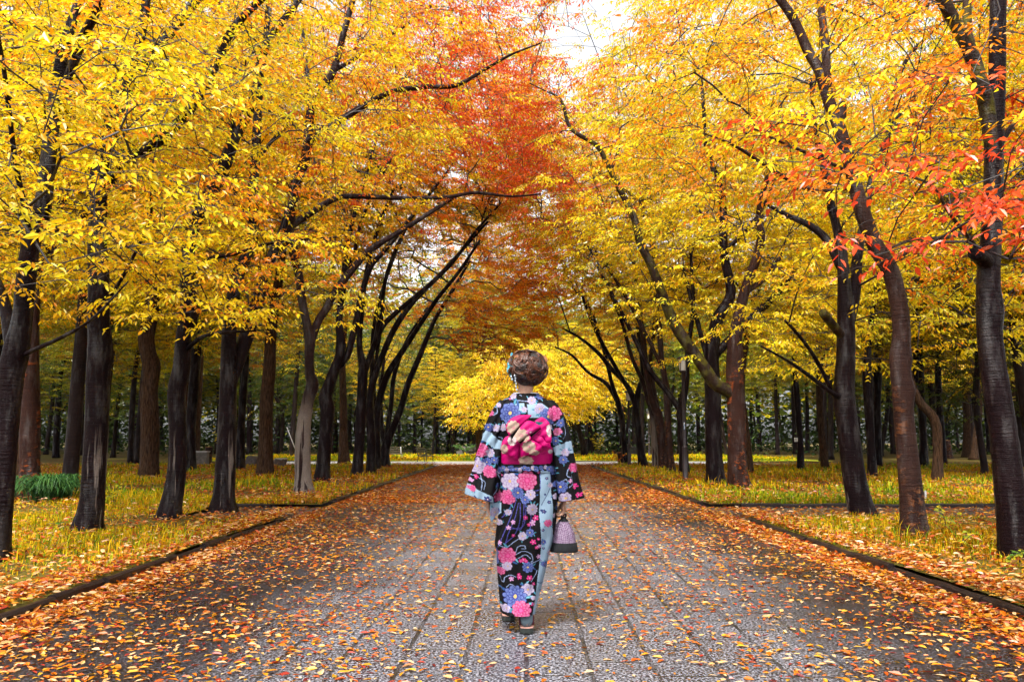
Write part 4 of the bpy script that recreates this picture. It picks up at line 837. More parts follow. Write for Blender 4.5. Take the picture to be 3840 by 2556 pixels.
# plants
def strap_clump(x, y, label, n, R, H, seed, cols, name='strap_leaf_clump'):
    rng = np.random.default_rng(seed); root = empty(name, (x, y, .05), label, 'plant'); S = 7; t = np.linspace(0, 1, S)
    a = rng.uniform(0, 6.28, n); reach = R * rng.uniform(.35, 1.1, n); h = H * rng.uniform(.6, 1.15, n); o = rng.normal(0, R * .22, (n, 2)); w = .010 * rng.uniform(.7, 1.3, n)
    u = t[None] * reach[:, None]; z = h[:, None] * (1.9 * t - 1.55 * t**2)[None]; cx, sy = np.cos(a), np.sin(a)
    ctr = np.stack((o[:, 0:1] + u * cx[:, None], o[:, 1:2] + u * sy[:, None], z), -1); sd = np.stack((-sy, cx, np.zeros(n)), -1)[:, None] * (w[:, None] * np.sqrt(np.clip(1 - t, 0.02, 1))[None])[..., None]
    V = np.stack((ctr - sd, ctr + sd), 2).reshape(-1, 3); b = np.arange(n)[:, None] * 2 * S; F = np.concatenate([b + np.array((2 * i, 2 * i + 1, 2 * i + 3, 2 * i + 2)) for i in range(S - 1)], 0)
    c = np.asarray(cols)[rng.integers(0, len(cols), n)] * rng.uniform(.7, 1.2, (n, 1)); link('leaves', np_mesh('leaves', V, [F], [M['blade']], fcol=np.tile(c, (S - 1, 1)), smooth=True), root); return root
gr = ((.05, .14, .035), (.08, .19, .045), (.03, .09, .03))
p = at(190, 1880, 13.7); strap_clump(p[0], p[1], 'dark green strap-leaved clump at the foot of the orange-scaled trunk', 620, .66, .72, 1, gr)
p = at(110, 1872, 14.2); strap_clump(p[0], p[1], 'smaller dark green strap-leaved clump left of the big one', 380, .52, .64, 2, gr)
def sapling(px, py, Y, h, n, label, cols, seed, leafL=.075, spread=.16):
    rng = np.random.default_rng(seed); p = at(px, py, Y); root = empty('sapling', (p[0], p[1], .04), label, 'sapling'); A = Acc(); st = []
    for k in range(max(1, n // 12)):
        a = rng.uniform(0, 6.28); P = spline([(0, 0, -.03), (.3 * spread * math.cos(a), .3 * spread * math.sin(a), h * .5), (spread * math.cos(a), spread * math.sin(a), h * rng.uniform(.75, 1.05))], .05); A.tube(P, np.linspace(.005, .002, len(P)), 4); st.append(P)
    A.build('stem', M['twig'], root)
    B = []; N_ = len(st)
    for i in range(n): P = st[i % N_]; B.append(P[rng.integers(len(P) // 3, len(P))])
    B = np.array(B); a = rng.uniform(0, 6.28, n); ld = unit(np.stack((np.cos(a), np.sin(a), rng.uniform(-.5, .4, n)), -1)); nr = unit(rng.normal(0, .3, (n, 3)) + np.array((0, -.3, 1))); L = leafL * rng.uniform(.6, 1.3, n)
    V, F, rep = leaves_at(B, ld, nr, L, L * .55, True); c = np.asarray(cols)[rng.integers(0, len(cols), n)] * rng.uniform(.7, 1.1, (n, 1)); link('leaves', np_mesh('leaves', V, [F], [M['leaf']], fcol=np.repeat(c, rep, 0), smooth=False), root)
yg = (cY, (.34, .40, .03), (.55, .5, .03)); gg = ((.10, .22, .03), (.2, .32, .04), (.4, .4, .03))
sapling(425, 1880, 12.2, .42, 70, 'yellow-leaved young plant right of the straight stained trunk', yg, 1)
sapling(3555, 2010, 8.9, .36, 44, 'tall yellow-green seedling on the lawn right of the long leaning trunk', yg, 2, .06)
sapling(3600, 2080, 7.6, .22, 36, 'yellow-green seedling between the leaning trunk and the massive trunk', yg, 3, .05)
sapling(3770, 2140, 6.7, .17, 30, 'small green seedling at the foot of the massive wet trunk', gg, 4, .06, .12)
sapling(230, 1985, 9.4, .13, 14, 'tiny green weed in the grass left of the straight stained trunk', gg, 5, .06, .1)
sapling(1270, 1772, 24.5, .4, 60, 'yellow shoots in the grass beyond the dark two-stemmed tree', yg, 6, .09, .3)
sapling(2020, 1755, 33.2, .01, 2, 'fallen sprig on the path end', yg, 7) if False else None
sapling(2320, 1700, 33.4, .55, 90, 'yellow and red shoots growing from the short leaning stub', (cY, cO, cG, cR), 8, .10, .42)
sapling(2860, 1760, 25, .45, 40, 'yellow sapling at the foot of the brown leaning trunk', yg, 9, .09, .2)
sapling(2245, 1705, 50, 1.5, 160, 'yellow-green bush beside the dark low-branched tree', (cL, cY, cV), 10, .16, .6)
sapling(1745, 1712, 53, .8, 220, 'low green bush left of the stone ledge behind the woman', ((.06, .14, .04), (.12, .22, .05)), 11, .16, .9)
sapling(830, 1735, 36, 1.6, 130, 'bright yellow bush glowing behind the dark wet forked trunk', yg, 12, .14, .5)
# far mass of the woods
rngf = np.random.default_rng(8); n = 130000; x = rngf.uniform(-95, 95, n); y = 70 + rngf.random(n) * 46; z = 18 * rngf.random(n)**1.0
kz = (np.abs(x) < .82 * y); x, y, z = x[kz], y[kz], z[kz]; n = len(x); ld = unit(rngf.normal(0, 1, (n, 3)) * np.array((1, 1, .5))); nr = unit(rngf.normal(0, .6, (n, 3)) + np.array((0, -.4, 1)))
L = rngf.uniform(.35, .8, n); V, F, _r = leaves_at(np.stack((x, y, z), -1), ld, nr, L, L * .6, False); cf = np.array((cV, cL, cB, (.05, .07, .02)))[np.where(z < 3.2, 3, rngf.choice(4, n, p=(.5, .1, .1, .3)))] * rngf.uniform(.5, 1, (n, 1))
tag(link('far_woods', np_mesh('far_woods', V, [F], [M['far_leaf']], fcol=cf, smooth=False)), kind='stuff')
n = 26000; x = rngf.uniform(-75, 75, n); y = 53 + rngf.random(n) * 40; z = 2.2 * rngf.random(n)**1.6; kz = (np.abs(x) < .82 * y) & (np.sin(x * .9 + np.sin(y * .5) * 2) + rngf.normal(0, .6, n) > .1); x, y, z = x[kz], y[kz], z[kz]; n = len(x)
L = rngf.uniform(.18, .4, n); V, F, _r = leaves_at(np.stack((x, y, z), -1), unit(rngf.normal(0, 1, (n, 3))), unit(rngf.normal(0, .5, (n, 3)) + np.array((0, -.3, 1))), L, L * .5, False)
tag(link('undergrowth', np_mesh('undergrowth', V, [F], [M['far_leaf']], fcol=np.array(((.03, .06, .02), (.05, .08, .022), (.10, .11, .02)))[rngf.choice(3, n, p=(.5, .35, .15))], smooth=False)), kind='stuff')
# ------------------------------------------------------------------ the woman in the kimono
YW = 4.85
def W(xd, yd, Y=YW): return at(xd * 3840 / 2356.0, yd * 3840 / 2356.0, Y)
def lin(c): c = np.asarray(c, float) / 255.0; return np.where(c <= .04045, c / 12.92, ((c + .055) / 1.055)**2.4)
# --- woven pattern: painted flower by flower on a canvas in the units of the traced drawing
CX0, CY0, CS = 1060.0, 895.0, 4.0
class Canvas:
    def __init__(s, w, h, bg):
        s.yy, s.xx = np.mgrid[0:int(h * CS), 0:int(w * CS)]; s.x = s.xx / CS + CX0; s.y = s.yy / CS + CY0; s.gain = .40; s.img = np.tile(lin(bg), (*s.x.shape, 1))
    def put(s, mask, col, a=1.0): m = np.clip(mask, 0, 1)[..., None] * a; s.img = s.img * (1 - m) + np.asarray(col) * m
    def win(s, cx, cy, R):
        j0, j1 = int(max(0, (cx - R - CX0) * CS)), int(max(0, (cx + R - CX0) * CS)) + 1; i0, i1 = int(max(0, (cy - R - CY0) * CS)), int(max(0, (cy + R - CY0) * CS)) + 1
        return np.s_[i0:i1, j0:j1]
    def poly(s, pts, col, a=1.0, soft=.5):
        px = np.array(pts, float); inside = np.zeros(s.x.shape, bool); n = len(px)
        for i in range(n):
            x1, y1 = px[i]; x2, y2 = px[(i + 1) % n]; c = ((y1 > s.y) != (y2 > s.y)) & (s.x < (x2 - x1) * (s.y - y1) / (y2 - y1 + 1e-9) + x1); inside ^= c
        s.put(inside, col, a)
    def flower(s, cx, cy, R, kind='pink', n=None, seed=0, sq=1.0, rot=0.0):
        K = {'pink': ((236, 30, 138), (255, 170, 212), (190, 10, 90), (250, 110, 175)), 'lilac': ((205, 185, 232), (246, 240, 252), (150, 110, 185), (222, 205, 240)), 'blue': ((52, 66, 170), (150, 172, 236), (22, 26, 92), (84, 104, 204)), 'rose': ((225, 60, 150), (255, 190, 220), (160, 20, 80), (245, 130, 185))}[kind]
        base, edge, core, mid = (lin(k) for k in K); w = s.win(cx, cy, R * 1.25); x, y = s.x[w] - cx, (s.y[w] - cy) / sq
        if x.size == 0: return
        r = np.hypot(x, y) / R; th = np.arctan2(y, x) + rot + seed; n = n or {'pink': 9, 'lilac': 7, 'blue': 10, 'rose': 5}[kind]; img = s.img[w]
        def blend(m, c): m = np.clip(m, 0, 1)[..., None]; return img * (1 - m) + np.asarray(c) * m
        for k, rad in enumerate((1.0, .74, .48)):
            ph = th + k * math.pi / n * 1.1 + seed; pet = np.abs(np.cos(ph * n / 2)); lim = rad * (.78 + .22 * pet**.6); ins = r < lim
            img = blend(ins * 1.0, core * .55 + base * .45); ins2 = r < lim - .05 * rad - .07 * (1 - pet)**2
            f = np.clip(r / np.maximum(lim, .01), 0, 1)[..., None]; c = base * (1 - f**3) + (edge * (.55 + .45 * pet[..., None])) * f**3; c = np.where((pet < .22)[..., None], core, c); c = c * (.9 + .1 * np.cos(th * n * 4))[..., None]
            m = (ins2 * 1.0)[..., None]; img = img * (1 - m) + c * m
        img = blend((r < .17) * .9, lin((240, 205, 120)) if kind != 'pink' else mid); s.img[w] = img
    def star(s, cx, cy, R, col=(240, 60, 150), rot=0.0, n=5):
        w = s.win(cx, cy, R * 1.2); x, y = s.x[w] - cx, s.y[w] - cy
        if x.size == 0: return
        r = np.hypot(x, y) / R; pet = np.abs(np.cos((np.arctan2(y, x) + rot) * n / 2)); lim = .35 + .65 * pet**.7; c = lin(col); img = s.img[w]; m = (r < lim)[..., None]; img = np.where(m, c * (.7 + .5 * r[..., None]), img); s.img[w] = np.where((r < .2)[..., None], lin((255, 225, 235)), img)
    def leaf(s, cx, cy, L, ang, col=(70, 140, 165)):
        w = s.win(cx, cy, L); x, y = s.x[w] - cx, s.y[w] - cy
        if x.size == 0: return
        u = x * math.cos(ang) + y * math.sin(ang); v = -x * math.sin(ang) + y * math.cos(ang); m = (np.abs(v) < .3 * L * (1 - (u / L)**2)) & (np.abs(u) < L); c = lin(col); s.img[w] = np.where(m[..., None], np.where((np.abs(v) < .05 * L)[..., None], c * 2.0 + .05, c), s.img[w])
    def line(s, pts, wd, col):
        P = spline([(p[0], p[1], 0) for p in pts], 1.2); c = lin(col)
        for x, y, _ in P:
            w = s.win(x, y, wd + .5); s.img[w] = np.where((np.hypot(s.x[w] - x, s.y[w] - y) < wd)[..., None], c, s.img[w])
    def sample(s, xd, yd):
        j = np.clip(((xd - CX0) * CS).astype(int), 0, s.x.shape[1] - 1); i = np.clip(((yd - CY0) * CS).astype(int), 0, s.x.shape[0] - 1); return s.img[i, j] * s.gain
def zA(x, y): return 1043 + x * .1956, 785.3 + y * .1956
def zB(x, y): return 1043 + x * .2739, 1043 + y * .2739
KC = Canvas(300, 540, (13, 11, 16)); pale = lin((178, 208, 234))
def P_(f, pts): return [f(*p) for p in pts]
for pts in ([(865, 750), (1030, 735), (1120, 800), (1140, 960), (1000, 900), (870, 900)], [(600, 745), (830, 735), (830, 800), (640, 980), (560, 900)]): KC.poly(P_(zA, pts), pale * 1.05)
KC.poly(P_(zA, [(350, 1150), (385, 1050), (420, 1050), (560, 1170), (556, 1262), (480, 1255)]), pale * 1.08); KC.poly(P_(zA, [(1160, 1240), (1360, 1165), (1385, 1310), (1180, 1335)]), pale)
KC.poly(P_(zB, [(60, 250), (130, 265), (210, 312), (330, 345), (335, 430), (60, 400)]), pale * .9); KC.poly(P_(zB, [(300, 420), (420, 400), (420, 480), (320, 590), (290, 590)]), pale * 1.1)
KC.poly(P_(zB, [(722, 135), (800, 140), (812, 420), (806, 600), (838, 690), (812, 840), (760, 1060), (715, 1200), (690, 1330), (650, 1330), (682, 1080), (706, 920), (722, 760), (716, 500)]), pale * .95)
vio, ice = (96, 92, 186), (176, 196, 240)
for pts in ([(520, 390), (480, 520), (430, 680), (400, 760)], [(545, 400), (520, 520), (470, 640), (440, 740)], [(560, 400), (560, 520), (520, 640), (440, 730)], [(590, 400), (585, 520), (560, 610), (500, 600)], [(500, 390), (450, 480), (420, 520)], [(600, 420), (600, 500), (575, 590), (480, 610)], [(640, 370), (645, 480), (640, 600)], [(720, 160), (722, 280), (680, 300)]): KC.line(P_(zB, pts), .75, vio)
for pts in ([(390, 730), (440, 760), (500, 720), (560, 680)], [(520, 800), (540, 755), (590, 745), (600, 770), (570, 770)], [(520, 820), (580, 790), (640, 810), (655, 860), (640, 880)], [(540, 850), (600, 820), (640, 850)], [(400, 1010), (430, 1050), (440, 1010), (480, 990), (520, 1005)], [(450, 1090), (480, 1065), (520, 1090)], [(640, 1040), (680, 980), (690, 950)], [(640, 890), (720, 860)],
            [(230, 180), (250, 240), (240, 310)], [(175, 190), (270, 235), (265, 300)], [(370, 150), (385, 220), (360, 290), (330, 330)], [(950, 130), (940, 180), (970, 195), (985, 180)], [(985, 180), (990, 240), (960, 280)], [(900, 230), (930, 210), (945, 240), (930, 280)]): KC.line(P_(zB, pts), .8, ice)
for pts in ([(470, 790), (500, 775), (520, 790), (520, 840), (480, 870), (440, 870)], [(600, 690), (660, 680), (720, 700), (860, 715)], [(780, 640), (800, 650)], [(1180, 980), (1230, 960), (1290, 1010), (1310, 1090), (1270, 1140)], [(540, 1120), (575, 1130), (570, 1160)], [(1310, 1560), (1330, 1500), (1380, 1480)]): KC.line(P_(zA, pts), .8, ice)
KC.line(P_(zB, [(735, 415), (790, 300), (810, 210), (800, 150)]), .7, (40, 46, 110)); KC.line(P_(zB, [(690, 1050), (720, 1060), (760, 1040)]), .9, (60, 90, 150)); KC.line(P_(zB, [(705, 1120), (740, 1130)]), .9, (60, 90, 150))
rk = np.random.default_rng(17)
FL = [(zA, 705, 650, 38, 'lilac', 5), (zA, 915, 705, 48, 'lilac', 8), (zA, 1010, 650, 46, 'blue', 8), (zA, 670, 850, 118, 'blue', 9), (zA, 1005, 800, 62, 'lilac', 8), (zA, 1100, 890, 100, 'blue', 9), (zA, 1175, 850, 82, 'pink', 8), (zA, 830, 810, 34, 'lilac', 5), (zA, 540, 755, 26, 'lilac', 5), (zA, 445, 840, 40, 'pink', 7),
      (zA, 430, 1010, 46, 'blue', 7), (zA, 505, 1015, 44, 'lilac', 7), (zA, 340, 1275, 82, 'pink', 9), (zA, 440, 1305, 52, 'lilac', 7), (zA, 400, 1415, 58, 'blue', 12), (zA, 485, 1385, 40, 'blue', 8), (zA, 300, 1470, 86, 'lilac', 7), (zA, 425, 1520, 72, 'pink', 9), (zA, 1215, 1060, 46, 'rose', 6), (zA, 1190, 1165, 50, 'blue', 7), (zA, 1300, 1300, 48, 'lilac', 6), (zA, 1275, 1385, 50, 'blue', 7), (zA, 1390, 1480, 54, 'pink', 10), (zA, 1250, 960, 46, 'blue', 7), (zA, 1120, 1010, 40, 'lilac', 7), (zA, 590, 1010, 44, 'lilac', 7),
      (zB, 168, 312, 30, 'pink', 8), (zB, 385, 350, 46, 'pink', 8), (zB, 352, 490, 42, 'lilac', 10), (zB, 930, 365, 48, 'lilac', 7), (zB, 895, 270, 50, 'blue', 8), (zB, 480, 222, 70, 'lilac', 7), (zB, 615, 215, 80, 'pink', 9), (zB, 465, 350, 60, 'pink', 9), (zB, 540, 315, 48, 'blue', 14), (zB, 640, 330, 42, 'lilac', 7), (zB, 598, 372, 34, 'blue', 8), (zB, 655, 450, 46, 'lilac', 12), (zB, 463, 475, 25, 'lilac', 6), (zB, 575, 668, 36, 'lilac', 7), (zB, 637, 640, 34, 'blue', 7), (zB, 455, 830, 68, 'pink', 8), (zB, 455, 918, 36, 'lilac', 7), (zB, 408, 962, 34, 'pink', 7), (zB, 618, 922, 44, 'blue', 8), (zB, 615, 1105, 50, 'lilac', 6), (zB, 515, 1165, 92, 'blue', 11), (zB, 562, 1268, 74, 'pink', 9), (zB, 446, 1262, 34, 'lilac', 5), (zB, 655, 1178, 18, 'lilac', 5),
      (zB, 775, 565, 30, 'pink', 7), (zB, 800, 255, 22, 'lilac', 6), (zB, 840, 350, 26, 'lilac', 6), (zB, 846, 250, 28, 'blue', 7), (zB, 834, 140, 34, 'blue', 8), (zB, 828, 505, 20, 'lilac', 5), (zB, 740, 720, 22, 'blue', 7), (zB, 790, 810, 30, 'lilac', 6), (zB, 385, 130, 26, 'lilac', 6), (zB, 380, 250, 22, 'blue', 6), (zB, 395, 560, 26, 'lilac', 6), (zB, 375, 810, 30, 'blue', 6), (zB, 370, 880, 34, 'blue', 7), (zB, 740, 900, 24, 'blue', 6), (zB, 860, 430, 26, 'blue', 7), (zB, 395, 470, 20, 'blue', 6)]
for f, x, y, r, kd, n in FL:
    cx, cy = f(x, y); R = r * (.1956 if f is zA else .2739)
    if R > 5:
        for q in range(4): a = rk.uniform(0, 6.28); KC.leaf(cx + math.cos(a) * R * 1.15, cy + math.sin(a) * R * 1.15, R * .42, a + rk.normal(0, .4), ((70, 140, 165), (110, 180, 205), (50, 90, 150))[q % 3])
for f, x, y, r, kd, n in FL: cx, cy = f(x, y); KC.flower(cx, cy, r * (.1956 if f is zA else .2739) * 1.04, kd, n, seed=rk.uniform(0, 3))
for x, y, r, c in ((200, 200, 20, 0), (160, 235, 18, 1), (1035, 352, 20, 0), (1005, 275, 24, 0), (970, 225, 16, 1), (600, 515, 18, 0), (685, 520, 24, 0), (660, 560, 24, 1), (628, 575, 13, 0), (505, 555, 17, 1), (470, 600, 17, 1), (500, 662, 13, 0), (660, 715, 21, 0), (685, 760, 14, 0), (707, 750, 15, 1), (700, 835, 18, 1), (585, 862, 20, 0), (560, 870, 14, 0), (605, 872, 14, 0), (550, 1005, 20, 0), (545, 985, 14, 0), (630, 1010, 21, 0), (485, 1020, 18, 1), (660, 1060, 12, 0), (652, 1228, 16, 0), (705, 150, 12, 0), (350, 172, 12, 0), (1005, 402, 16, 0), (410, 725, 16, 1), (700, 690, 12, 0)):
    cx, cy = zB(x, y); KC.star(cx, cy, r * .2739 * 1.1, ((242, 60, 150), (232, 170, 225))[c], rk.uniform(0, 2))
for x, y, r in ((750, 470, 18), (790, 395, 16), (735, 460, 12), (735, 620, 14), (740, 770, 12), (715, 870, 10), (755, 925, 14), (195, 385, 16), (290, 375, 26), (770, 200, 14), (760, 330, 10)): cx, cy = zB(x, y); KC.star(cx, cy, r * .2739, (36, 44, 120), rk.uniform(0, 2))
for q in range(14): bxx = 1150 + q * 9.2 + rk.normal(0, 1); KC.flower(bxx, 1076 + rk.normal(0, 1.5), rk.uniform(4, 6.5), ('blue', 'blue', 'lilac')[q % 3], seed=rk.uniform(0, 3)); KC.star(bxx + 4, 1072 + rk.uniform(0, 9), 2.4, (120, 150, 225), rk.uniform(0, 2))
for i in range(26):                                                     # sprigs over the unfilled edges
    cx, cy = rk.uniform(1075, 1335), rk.uniform(915, 1150); q = KC.sample(np.array([cx]), np.array([cy]))[0]
    if q.sum() < .05: KC.star(cx, cy, rk.uniform(2, 4), ((242, 80, 160), (200, 180, 235), (90, 120, 215))[i % 3], rk.uniform(0, 2))
OC = Canvas(300, 540, (232, 6, 128)); cream = lin((226, 196, 176))
for x, y, a, b, c in ((705, 1010, 92, 96, 0), (800, 1105, 125, 88, 0), (600, 1262, 50, 62, 0), (690, 1165, 62, 70, 1), (885, 1235, 92, 82, 0), (850, 1395, 100, 62, 0), (1125, 1045, 40, 84, 1), (1125, 1290, 34, 28, 1), (940, 1300, 70, 40, 0)):
    cx, cy = zA(x, y); th = np.arctan2((OC.y - cy) / b, (OC.x - cx) / a); m = np.hypot((OC.x - cx) / (a * .1956), (OC.y - cy) / (b * .1956)) < .74 + .14 * np.abs(np.cos(th * 5)); OC.put(m, lin((245, 230, 230)) if c else cream); rr_ = np.hypot((OC.x - cx) / (a * .1956), (OC.y - cy) / (b * .1956)); OC.put(m & (np.abs(np.sin(rr_ * 9 + th * 3)) < .16), lin((206, 150, 140)), .6)
    OC.put((rr_ < .22) & (np.cos(th * 6) > 0), lin((214, 60, 130)), .8)
cx, cy = zA(905, 1068); OC.star(cx, cy, 11, (236, 70, 160), .4, 9)
OC.poly(P_(zA, [(940, 930), (1060, 955), (1000, 985)]), lin((20, 120, 130)))

def cloth_mat(name, rough=.62, weave=900, sheen=.0, bstr=.3):
    m, nt, out = new_mat(name); n = N(nt); a = n.new('ShaderNodeAttribute', attribute_name='tint'); v = n.coord('Object'); f = n.noise(v, weave, 2); w = n.noise(n.coord('Object', (1.6, 1.6, .7)), 9, 4, .6)
    col = n.mix(.22, a.outputs['Color'], n.ramp(f, [(.3, (.55, .55, .55)), (.7, (1, 1, 1))]), 'MULTIPLY'); h = n.math('ADD', n.math('MULTIPLY', f, .25), n.math('MULTIPLY', w, 3.0)); n.principled(out, col, rough, .12, h, bstr, .010, sheen); return m
M['kimono'] = cloth_mat('kimono_cotton', .7); M['obi'] = cloth_mat('obi_satin', .5, 600, .0, .3); M['hair'] = None
def skin_mat():
    m, nt, out = new_mat('skin'); n = N(nt); v = n.coord('Object'); f = n.noise(v, 40, 3); p = n.principled(out, n.ramp(f, [(.3, (.33, .175, .115)), (.7, (.40, .22, .15))]), .5, .4, n.noise(v, 300, 2), .1, .002); p.inputs['Subsurface Weight'].default_value = .12; p.inputs['Subsurface Radius'].default_value = (.01, .004, .002); return m
M['skin'] = skin_mat()
def hair_mat():
    m, nt, out = new_mat('hair'); n = N(nt); a = n.new('ShaderNodeAttribute', attribute_name='tint'); v = n.coord('Object', (1, 1, 1)); f = n.noise(v, 160, 3); n.principled(out, n.mix(.5, a.outputs['Color'], n.ramp(f, [(.3, (.45, .45, .45)), (.7, (1.0, 1.0, 1.0))]), 'MULTIPLY'), .36, .55, f, .5, .002); return m
M['hair'] = hair_mat(); M['sock'] = plain('tabi_cotton', (.10, .135, .16), .8, .2, .12, 60, .2, .002); M['sandal'] = plain('sandal_sole', (.018, .022, .020), .6, .3, .3, 50); M['insole'] = plain('sandal_edge', (.42, .22, .18), .6, .3, .15, 50); M['white_cotton'] = plain('white_collar', (.42, .41, .42), .8, .2, .05, 60, .15, .002)
M['strap'] = plain('sandal_strap', (.08, .008, .02), .6, .3, .2, 50); M['turq'] = plain('turquoise_silk', (.035, .26, .36), .5, .4, .3, 60); M['bead'] = plain('pale_beads', (.38, .46, .54), .3, .6, .15, 40); M['black_cloth'] = plain('black_cloth', (.010, .011, .013), .75, .2, .25, 200, .2, .002); M['eye'] = plain('eye', (.6, .58, .55), .2, .6, .1, 20, .02); M['iris'] = plain('iris', (.02, .012, .008), .2, .6, .1, 20, .02); M['lips'] = plain('lips', (.36, .07, .07), .4, .5, .1, 30, .05)
base_w = W(1208, 1425); OW = np.array((base_w[0], YW, 0.0))
person = empty('person', OW, 'woman walking away in a black floral kimono with bright pink sash bow, hair pinned up', 'person')
PX = YW / 1832.0                                            # metres per drawing unit at her distance

# --- body: one skin, grown from overlapping volumes and fused
B = Acc(); hc = W(1211, 851)
def tb(pts, k=14): S = spline(pts, .012); B.tube(S[:, :3], S[:, 3], k)
neck0 = W(1209, 905); B.ellipsoid(hc + (0, .02, .012), (.074, .092, .100), 28, 20); B.ellipsoid(hc + (-.002, .055, -.052), (.056, .052, .060), 22, 16)      # skull, jaw
B.ellipsoid(hc + (-.002, .103, -.094), (.020, .016, .014), 12, 10); tb([(*(hc + (-.002, .108, .004)), .009), (*(hc + (-.002, .121, -.022)), .010), (*(hc + (-.002, .126, -.036)), .013)], 10)
for s in (-1, 1):
    B.ellipsoid(hc + (s * .076, .014, -.018), (.009, .018, .030), 12, 10); B.ellipsoid(hc + (-.002 + s * .040, .088, -.030), (.020, .016, .018), 12, 8); B.ellipsoid(hc + (-.002 + s * .028, .106, .020), (.018, .009, .006), 10, 8)
tb([(*(hc + (0, .012, -.05)), .048), (*(neck0 + (0, .012, .01)), .046), (*(neck0 + (0, .02, -.07)), .060), (*(neck0 + (0, .02, -.12)), .07)], 20)
zS = W(1208, 950)[2]; zH = W(1208, 1190)[2]; cx0 = W(1211, 1000)[0]
def ring_loft(rows, k=32):
    a = np.linspace(0, 2 * math.pi, k, endpoint=False); G = np.array([[(cx + rx * math.cos(t), y + ry * math.sin(t), z) for t in a] for cx, y, z, rx, ry in rows]); B.grid(G, wrap_u=True)
    for r, fl in ((0, 1), (-1, 0)):
        n0 = B.n; B.add(np.vstack((G[r], G[r].mean(0))), T=[(k, (i + 1) % k, i) if fl else (k, i, (i + 1) % k) for i in range(k)])
ring_loft([(cx0, YW, zH - .12, .14, .10), (cx0, YW, zH, .155, .105), (cx0, YW, zH + .14, .13, .092), (cx0, YW, zS - .25, .12, .085), (cx0, YW + .005, zS - .08, .148, .088), (cx0, YW + .01, zS + .0, .15, .075), (cx0, YW + .015, zS + .05, .10, .06)])
armR = [W(1262, 948), W(1290, 1045, YW + .02), W(1303, 1128, YW + .0)]; armL = [W(1158, 948), W(1128, 1045, YW + .02), W(1120, 1132, YW + .01)]
for arm in (armR, armL): tb([(*(arm[0] + (0, .01, 0)), .048), (*((arm[0] + arm[1]) / 2), .041), (*arm[1], .034), (*((arm[1] + arm[2]) / 2), .032), (*arm[2], .024)])
feetR, feetL = W(1212, 1418, 4.72), W(1170, 1404, 5.02)
for s, ft, yk in ((1, feetR, YW - .0), (-1, feetL, YW + .10)):
    hip = np.array((cx0 + s * .085, YW, zH - .06)); knee = np.array((cx0 + s * .055, yk, .44)); ank = np.array((ft[0], ft[1] + .05, .10)); tb([(*hip, .086), (*((hip + knee) / 2), .070), (*knee, .048), (*((knee + ank) / 2 + (0, (.045 if s > 0 else -.02), .05)), .040), (*(ank + (0, .012, .04)), .031)])
    tb([(*(ank + (0, .012, .04)), .031), (*ank, .031), (ft[0], ft[1] + .01, .062, .030), (ft[0], ft[1] + .09, .055, .030), (ft[0], ft[1] + .17, .048, .026), (ft[0], ft[1] + .20, .045, .016)])
def hand(wr, s, curl):
    """s = +1 right hand: palm towards the body, fingers hanging; curl 0 relaxed .. 1 closed"""
    pal = wr + np.array((-.004 * s, .004, -.052)); B.ellipsoid(wr + np.array((-.002 * s, .002, -.018)), (.017, .024, .026), 14, 10); B.ellipsoid(pal, (.0145, .037, .040), 18, 14)
    for i, (dy, L) in enumerate(((.029, .070), (.010, .078), (-.009, .073), (-.027, .058))):
        k0 = pal + np.array((0, dy, -.026)); a1, a2, a3 = (.15 + .75 * curl, .35 + 1.75 * curl, .55 + 2.75 * curl); a1 += .05 * i * (1 - curl); p = [k0]
        for ln, a in ((.42 * L, a1), (.33 * L, a2), (.25 * L, a3)): p.append(p[-1] + ln * np.array((-s * math.sin(a), .04 * (1.5 - i), -math.cos(a))))
        tb([(*q, r) for q, r in zip(p, (.0092, .0088, .0080, .0066))], 10)
    t0 = pal + np.array((-.006 * s, .030, .016)); tb([(*t0, .013), (*(t0 + np.array((-.014 * s, .016, -.022))), .0105), (*(t0 + np.array((-(.020 + .012 * curl) * s, .012 - .012 * curl, -.046))), .0092), (*(t0 + np.array((-(.022 + .014 * curl) * s, -.004 - .02 * curl, -.062))), .0075)], 10); return pal
palR = hand(W(1297, 1147, YW), 1, .78); palL = hand(W(1122, 1142, YW + .01), -1, .22)
body = B.build('body', M['skin'], person, OW)
rm = body.modifiers.new('fuse', 'REMESH'); rm.mode = 'VOXEL'; rm.voxel_size = .0042; rm.use_smooth_shade = True
sm = body.modifiers.new('smooth', 'SMOOTH'); sm.factor = .5; sm.iterations = 4
dg = bpy.context.evaluated_depsgraph_get(); me = bpy.data.meshes.new_from_object(body.evaluated_get(dg)); body.modifiers.clear(); body.data = me; me.name = 'body'
for p_ in me.polygons: p_.use_smooth = True
for s in (-1, 1):
    A = Acc(); A.ellipsoid(hc + (-.002 + s * .029, .101, .004), (.0135, .0105, .0095), 14, 10); e = A.build('eye', M['eye'], person, OW); A = Acc(); A.ellipsoid(hc + (-.002 + s * .029, .1085, .004), (.0055, .004, .0055), 10, 8); A.build('iris', M['iris'], e, (0, 0, 0)); e.children[0].location = -OW
    e.children[0].parent = e
A = Acc(); A.ellipsoid(hc + (-.002, .112, -.066), (.019, .007, .0048), 14, 8); A.ellipsoid(hc + (-.002, .111, -.073), (.016, .007, .0052), 14, 8); A.build('lips', M['lips'], person, OW)

